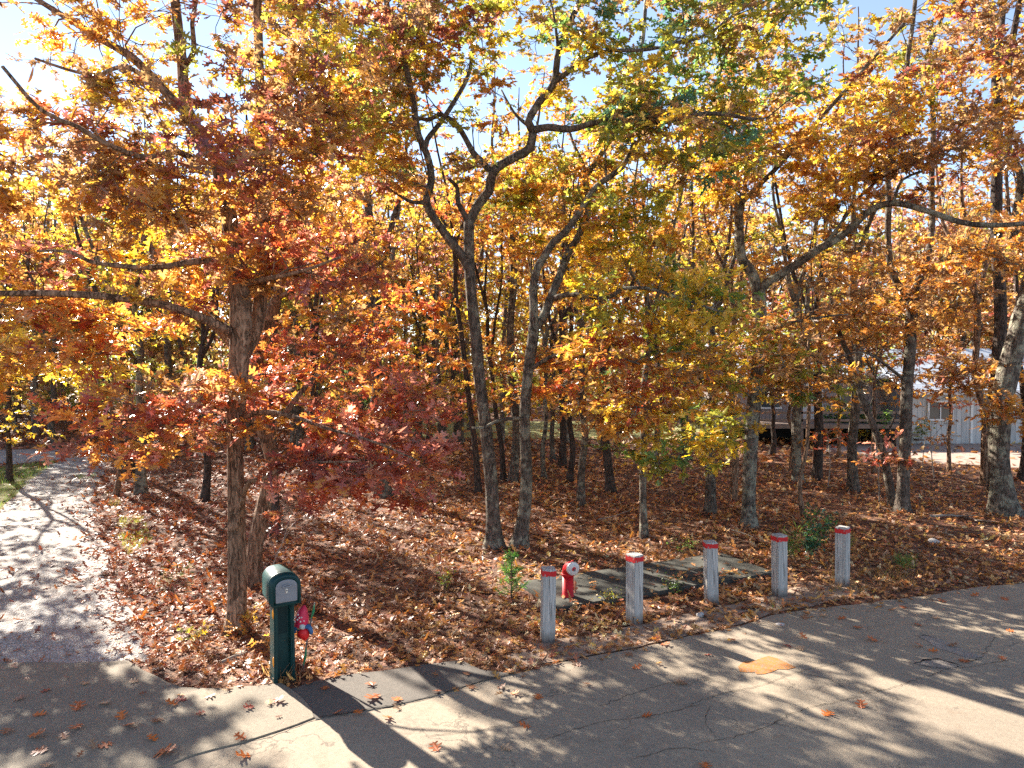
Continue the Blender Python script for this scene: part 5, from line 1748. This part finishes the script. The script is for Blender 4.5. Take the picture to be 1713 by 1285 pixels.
def conifer(px, py, h, label):
    b = gnd(px, py)
    t = Geo()
    c = Geo()
    tube_add(t, np.array([(0, 0, -.03), (.01, 0, h * .5), (.0, .01, h * .97)]), np.array([.014, .010, .003]), 7)
    for i in range(46):
        f = RNG.uniform(.06, .97)
        z = h * f
        L = h * .36 * (1 - f) ** .75 * RNG.uniform(.6, 1.15) + .05
        a = RNG.uniform(0, 6.28)
        d = norm(np.array([math.cos(a), math.sin(a), RNG.uniform(.25, .9)]))
        P = np.array([(0, 0, z), d * L * .5 + (0, 0, z), d * L + (0, 0, z + .03)])
        tube_add(t, P, np.array([.005, .004, .002]), 4, cap=False)
        n = int(26 + 60 * L)
        q = RNG.uniform(.15, 1.02, n)
        PP = P[0] + (P[2] - P[0]) * q[:, None]
        ax = norm(d * .8 + RNG.normal(0, .75, (n, 3)))
        leaves_add(c, NEEDLE, PP, ax, RNG.normal(0, 1, (n, 3)), RNG.uniform(.04, .075, n), pick_cols('green:3,dkgreen:2', 1, n) * np.array([1.0, 1.6, 1.1]), curl=np.zeros(n))
    e = empty('conifer_sapling', tuple(b), label, 'sapling')
    t.build('stem', M['bark_brown'], e, cols=False, smooth=True)
    c.build('foliage', M['needle'], e)


conifer(855, 1005, .68, 'small bushy green conifer sapling in the leaves left of the first post')


def leafy(name, px, py, h, rad, n, label, pal, tm=OVAL, size=.06, stems=5, cat='shrub', bark='bark_brown', lean=0.0):
    b = gnd(px, py)
    t, c = Geo(), Geo()
    for i in range(stems):
        a = RNG.uniform(0, 6.28)
        e = np.array([math.cos(a) * rad * RNG.uniform(.2, 1) + lean * h, math.sin(a) * rad * RNG.uniform(.2, 1), h * RNG.uniform(.6, 1.05)])
        P, R = spline(np.array([(RNG.normal(0, .02), RNG.normal(0, .02), -.02), e * .5 + np.array([0, 0, .12 * h]), e]), np.array([.008, .006, .002]), .08)
        tube_add(t, P, R, 5, cap=False)
        m = n // stems
        k = RNG.integers(len(P) // 3, len(P), m)
        PP = P[k] + RNG.normal(0, .03 + .06 * rad, (m, 3))
        PP[:, 2] = np.maximum(PP[:, 2], .02)
        ax = norm(RNG.normal(0, 1, (m, 3)) * np.array([1, 1, .4]) + np.array([0, 0, .3]))
        leaves_add(c, tm, PP, ax, norm(np.array([0, 0, 1.]) + RNG.normal(0, .5, (m, 3))), size * RNG.uniform(.6, 1.3, m), pick_cols(pal, 1, m))
    e = empty(name, tuple(b), label, cat)
    t.build('stems', M[bark], e, cols=False)
    c.build('leaves', M['needle'], e)


leafy('evergreen_shrub', 1352, 936, .82, .42, 520, 'leafy dark green shrub between the fourth and the farthest post', 'green:3,dkgreen:2,teal:1', size=.075, stems=9, lean=.25)
leafy('green_plant', 1322, 935, .50, .14, 320, 'feathery light green plant right behind the fourth post', 'green:4', NEEDLE, .12, 6, 'plant')
leafy('green_plant', 1127, 992, .20, .22, 150, 'low dark green tuft of leaves left of the third post, beside the slab', 'dkgreen:3,green:2', OVAL, .045, 5, 'plant')
leafy('green_plant', 1012, 1008, .14, .2, 80, 'low yellowish green weed on the front edge of the concrete slab', 'green:2,yellow:1,olive:2', OVAL, .04, 5, 'plant')
leafy('green_plant', 745, 985, .28, .26, 110, 'sparse olive plant in the leaves left of the conifer sapling', 'olive:3,green:1', OVAL, .04, 5, 'plant')
leafy('green_plant', 1142, 925, .22, .22, 90, 'sparse green plant behind the slab, left of the third post', 'green:3,olive:1', OVAL, .045, 5, 'plant')
leafy('green_plant', 1418, 925, .30, .12, 110, 'light green plant right behind the farthest post', 'green:3,olive:1', NEEDLE, .1, 5, 'plant')
leafy('ornamental_grass', 1438, 738, 1.1, .45, 420, 'pale yellow ornamental grass clump at the corner of the house', 'yellow:3,gold:1', BLADE, .5, 12, 'grass clump')
leafy('evergreen_shrub', 1395, 742, 1.6, .8, 520, 'round dark green shrub by the deck of the house', 'dkgreen:2,green:3', OVAL, .16, 12)
leafy('evergreen_shrub', 1470, 744, 1.7, .9, 560, 'dark green shrub between the deck and the pale wall of the house', 'dkgreen:4,green:1', OVAL, .16, 12)
leafy('evergreen_shrub', 1532, 742, 1.0, .7, 360, 'low olive shrub left of the house window', 'olive:3,green:1', OVAL, .13, 10)
leafy('oak_seedling', 405, 1062, .32, .25, 60, 'orange-leaved oak seedling at the foot of the shaggy oak', 'orange:3,gold:1', LEAF_HI, .1, 5, 'seedling')
leafy('oak_seedling', 455, 1098, .3, .2, 46, 'orange oak seedling left of the foot of the mailbox', 'orange:3,brown:1', LEAF_HI, .1, 5, 'seedling')
leafy('oak_seedling', 330, 1075, .16, .22, 40, 'low olive seedling between driveway and shaggy oak', 'olive:2,yellow:1', LEAF_HI, .07, 5, 'seedling')


# ------------------------------------------------------------------ grass
def grass():
    g = Geo()

    def patch(pts, n, h, pal, spread=0.0):
        poly = G(*pts) if len(pts[0]) == 2 and pts[0][0] > 50 or pts[0][1] > 60 else pts
        a = np.array(poly)
        P = np.stack([RNG.uniform(a[:, 0].min(), a[:, 0].max(), n), RNG.uniform(a[:, 1].min(), a[:, 1].max(), n), np.zeros(n)], 1)
        P = P[inside(P, poly)]
        nz = wnoise(P, 2.2)
        P = P[nz > -.25]
        m = len(P)
        ax = norm(np.array([0, 0, 1.]) + RNG.normal(0, .5, (m, 3)) * np.array([1, 1, .2]))
        leaves_add(g, BLADE, P, ax, RNG.normal(0, 1, (m, 3)), h * RNG.uniform(.5, 1.4, m), pick_cols(pal, 1, m), curl=RNG.normal(.4, .4, m))

    patch([(-140, 790), (0, 784), (60, 775), (104, 772), (60, 800), (0, 852), (-140, 945)], 30000, .12, 'olive:3,green:2,yellow:1')
    patch([(200, 865), (245, 868), (252, 905), (215, 930), (198, 905)], 5200, .085, 'green:3,olive:2')
    patch([(175, 826), (205, 830), (200, 850), (178, 848)], 900, .09, 'green:2,yellow:1')
    patch([(270, 940), (330, 945), (320, 990), (240, 1000)], 1500, .05, 'olive:2,green:1')
    patch([(1385, 960), (1450, 955), (1540, 960), (1530, 985), (1440, 995), (1390, 990)], 2300, .10, 'olive:2,gold:1,brown:4')
    patch([(1495, 935), (1530, 935), (1530, 955), (1495, 955)], 420, .15, 'olive:2,green:1')
    patch([(440, 1130), (500, 1125), (505, 1140), (470, 1148)], 160, .16, 'olive:3,brown:2')
    patch([(125, 796), (160, 794), (160, 800), (128, 803)], 500, .09, 'olive:2,green:1')
    patch([(1290, 1015), (1305, 1012), (1305, 1022), (1290, 1022)], 60, .1, 'green:1,olive:1')
    patch([(890, 1035), (960, 1030), (960, 1045), (900, 1050)], 160, .1, 'olive:2,green:1')
    o = g.build('grass', M['needle'])
    tag(o, 'short olive grass and moss on the driveway verge and between the posts', 'grass', kind='stuff')


grass()


# ------------------------------------------------------------------ dead branches on the ground
def fallen(pts, r0, label, subs=()):
    b = gnd(*pts[0])
    g = Geo()
    P = np.array([gnd(x, y, .05 + .03 * (i % 2)) for i, (x, y) in enumerate(pts)]) - b
    P, R = spline(P, np.linspace(r0, r0 * .35, len(P)), .08)
    P = P + RNG.normal(0, .006, P.shape)
    tube_add(g, P, R, 7)
    for k, (dx, dy, dz) in subs:
        s = P[int(len(P) * k)]
        e = s + np.array([dx, dy, dz])
        tube_add(g, np.array([s, (s + e) / 2 + RNG.normal(0, .03, 3), e]), np.array([r0 * .45, r0 * .35, r0 * .15]), 5)
    o = g.build('fallen_branch', M['twig'], cols=False, smooth=True)
    o.location = tuple(b)
    tag(o, label, 'branch')


fallen([(1555, 864), (1590, 862), (1620, 866), (1636, 872)], .03, 'long grey fallen branch in the leaves left of the thick leaning oak', [(.5, (.3, -.2, .06)), (.8, (.15, -.4, .05))])
fallen([(1207, 882), (1228, 888), (1250, 895), (1284, 907)], .014, 'thin pale stick lying behind the third and fourth posts', [(.4, (-.1, .15, .1))])
fallen([(372, 1106), (392, 1098), (412, 1090)], .02, 'short pale branch lying at the foot of the shaggy oak', [(.5, (.1, .1, .04))])
fallen([(1570, 890), (1588, 893)], .02, 'short pale stick near the stone in the leaf litter at right', [(.5, (.1, .1, .06))])
fallen([(1000, 870), (1030, 862), (1062, 850)], .012, 'thin stick lying behind the hydrant deep in the leaves', [(.5, (.1, -.1, .08))])


def sapling(pts, r0, Y, label, pal=None, n=0):
    t = Tree(gnd(*pts[0][:2]))
    W = np.array([at(x, y, t.Y) for x, y in pts])
    W[0, 2] = -.03
    R = np.linspace(r0, r0 * .3, len(pts))
    t.limb_world(W, R, 7, .12, .01, .03, False, .4)
    if n:
        c = W[-1] - np.array([0, 0, .2])
        t.blob(c, (.6, .6, .5), n, pal, size=.13, twigs=4, per=5, spread=.35, tilt=.4)
    else:
        for k in range(3):
            s = W[1 + k % (len(W) - 1)]
            e = s + np.array([RNG.normal(0, .25), RNG.normal(0, .2), .35])
            tube_add(t.bark, np.array([s, (s + e) / 2, e]), np.array([r0 * .4, r0 * .3, .002]), 5)
    tb = empty('sapling', t.base, label, 'sapling')
    t.bark.build('stem', M['twig'], tb, t.base, smooth=True, cols=False)
    t.crown.build('foliage', M['leaf'], tb, t.base)


sapling([(452, 958), (462, 930), (474, 905), (484, 870), (490, 850)], .012, 0, 'thin bare sapling leaning right behind the mailbox')
sapling([(1471, 842), (1470, 800), (1468, 770), (1472, 740)], .016, 0, 'short pale bare sapling stem left of the leaning slim trunk', 'red:1,orange:1', 3)
sapling([(1563, 800), (1558, 760), (1555, 720), (1552, 690)], .018, 0, 'thin dark sapling on the sunny clearing, before the house', 'brown:1,orange:1', 6)
sapling([(1543, 790), (1545, 755), (1549, 725)], .014, 0, 'thinner sapling left of the dark sapling on the clearing', 'brown:1,orange:1', 4)
sapling([(1385, 815), (1388, 770), (1384, 720)], .018, 0, 'small brown sapling among the trunks behind the farthest post', 'red:1,pink:1,orange:1', 8)

# ------------------------------------------------------------------ world, sun, camera
w = bpy.data.worlds.new('World')
SC.world = w
w.use_nodes = True
nt = w.node_tree
nt.nodes.clear()
ow = nt.nodes.new('ShaderNodeOutputWorld')
bg = nt.nodes.new('ShaderNodeBackground')
sky = nt.nodes.new('ShaderNodeTexSky')
sky.sky_type = 'NISHITA'
sky.sun_disc = False
sky.sun_elevation = SUN_EL
sky.sun_rotation = SUN_AZ
sky.altitude = 0
sky.air_density = 0.85
sky.dust_density = 0.0
sky.ozone_density = 3.0
bg.inputs[1].default_value = 0.068
hs = nt.nodes.new('ShaderNodeHueSaturation')
hs.inputs['Saturation'].default_value = 0.8
nt.links.new(sky.outputs[0], hs.inputs['Color'])
nt.links.new(hs.outputs[0], bg.inputs[0])
nt.links.new(bg.outputs[0], ow.inputs[0])

sd = bpy.data.lights.new('sun', 'SUN')
sd.energy = 5.0
sd.angle = math.radians(0.53)
sd.color = (1.0, 0.93, 0.82)
so = bpy.data.objects.new('sun', sd)
COL.objects.link(so)
dv = Vector((math.sin(SUN_AZ) * math.cos(SUN_EL), math.cos(SUN_AZ) * math.cos(SUN_EL), math.sin(SUN_EL)))
so.rotation_euler = dv.to_track_quat('Z', 'Y').to_euler()
so.location = (-20, 30, 30)

cd = bpy.data.cameras.new('camera')
cd.sensor_width = 36
cd.lens = 36 * F / 1713
cd.clip_end = 2000
co = bpy.data.objects.new('camera', cd)
COL.objects.link(co)
co.location = (0, 0, CAMH)
co.rotation_euler = (math.pi / 2 - PITCH, 0, 0)
SC.camera = co

SC.view_settings.view_transform = 'Standard'
SC.view_settings.look = 'None'
SC.view_settings.gamma = 1
SC.view_settings.exposure = 2.2
SC.cycles.max_bounces = 8
SC.cycles.diffuse_bounces = 4
SC.cycles.transmission_bounces = 4
SC.cycles.glossy_bounces = 2
SC.cycles.use_denoising = False
SC.cycles.sample_clamp_indirect = 8
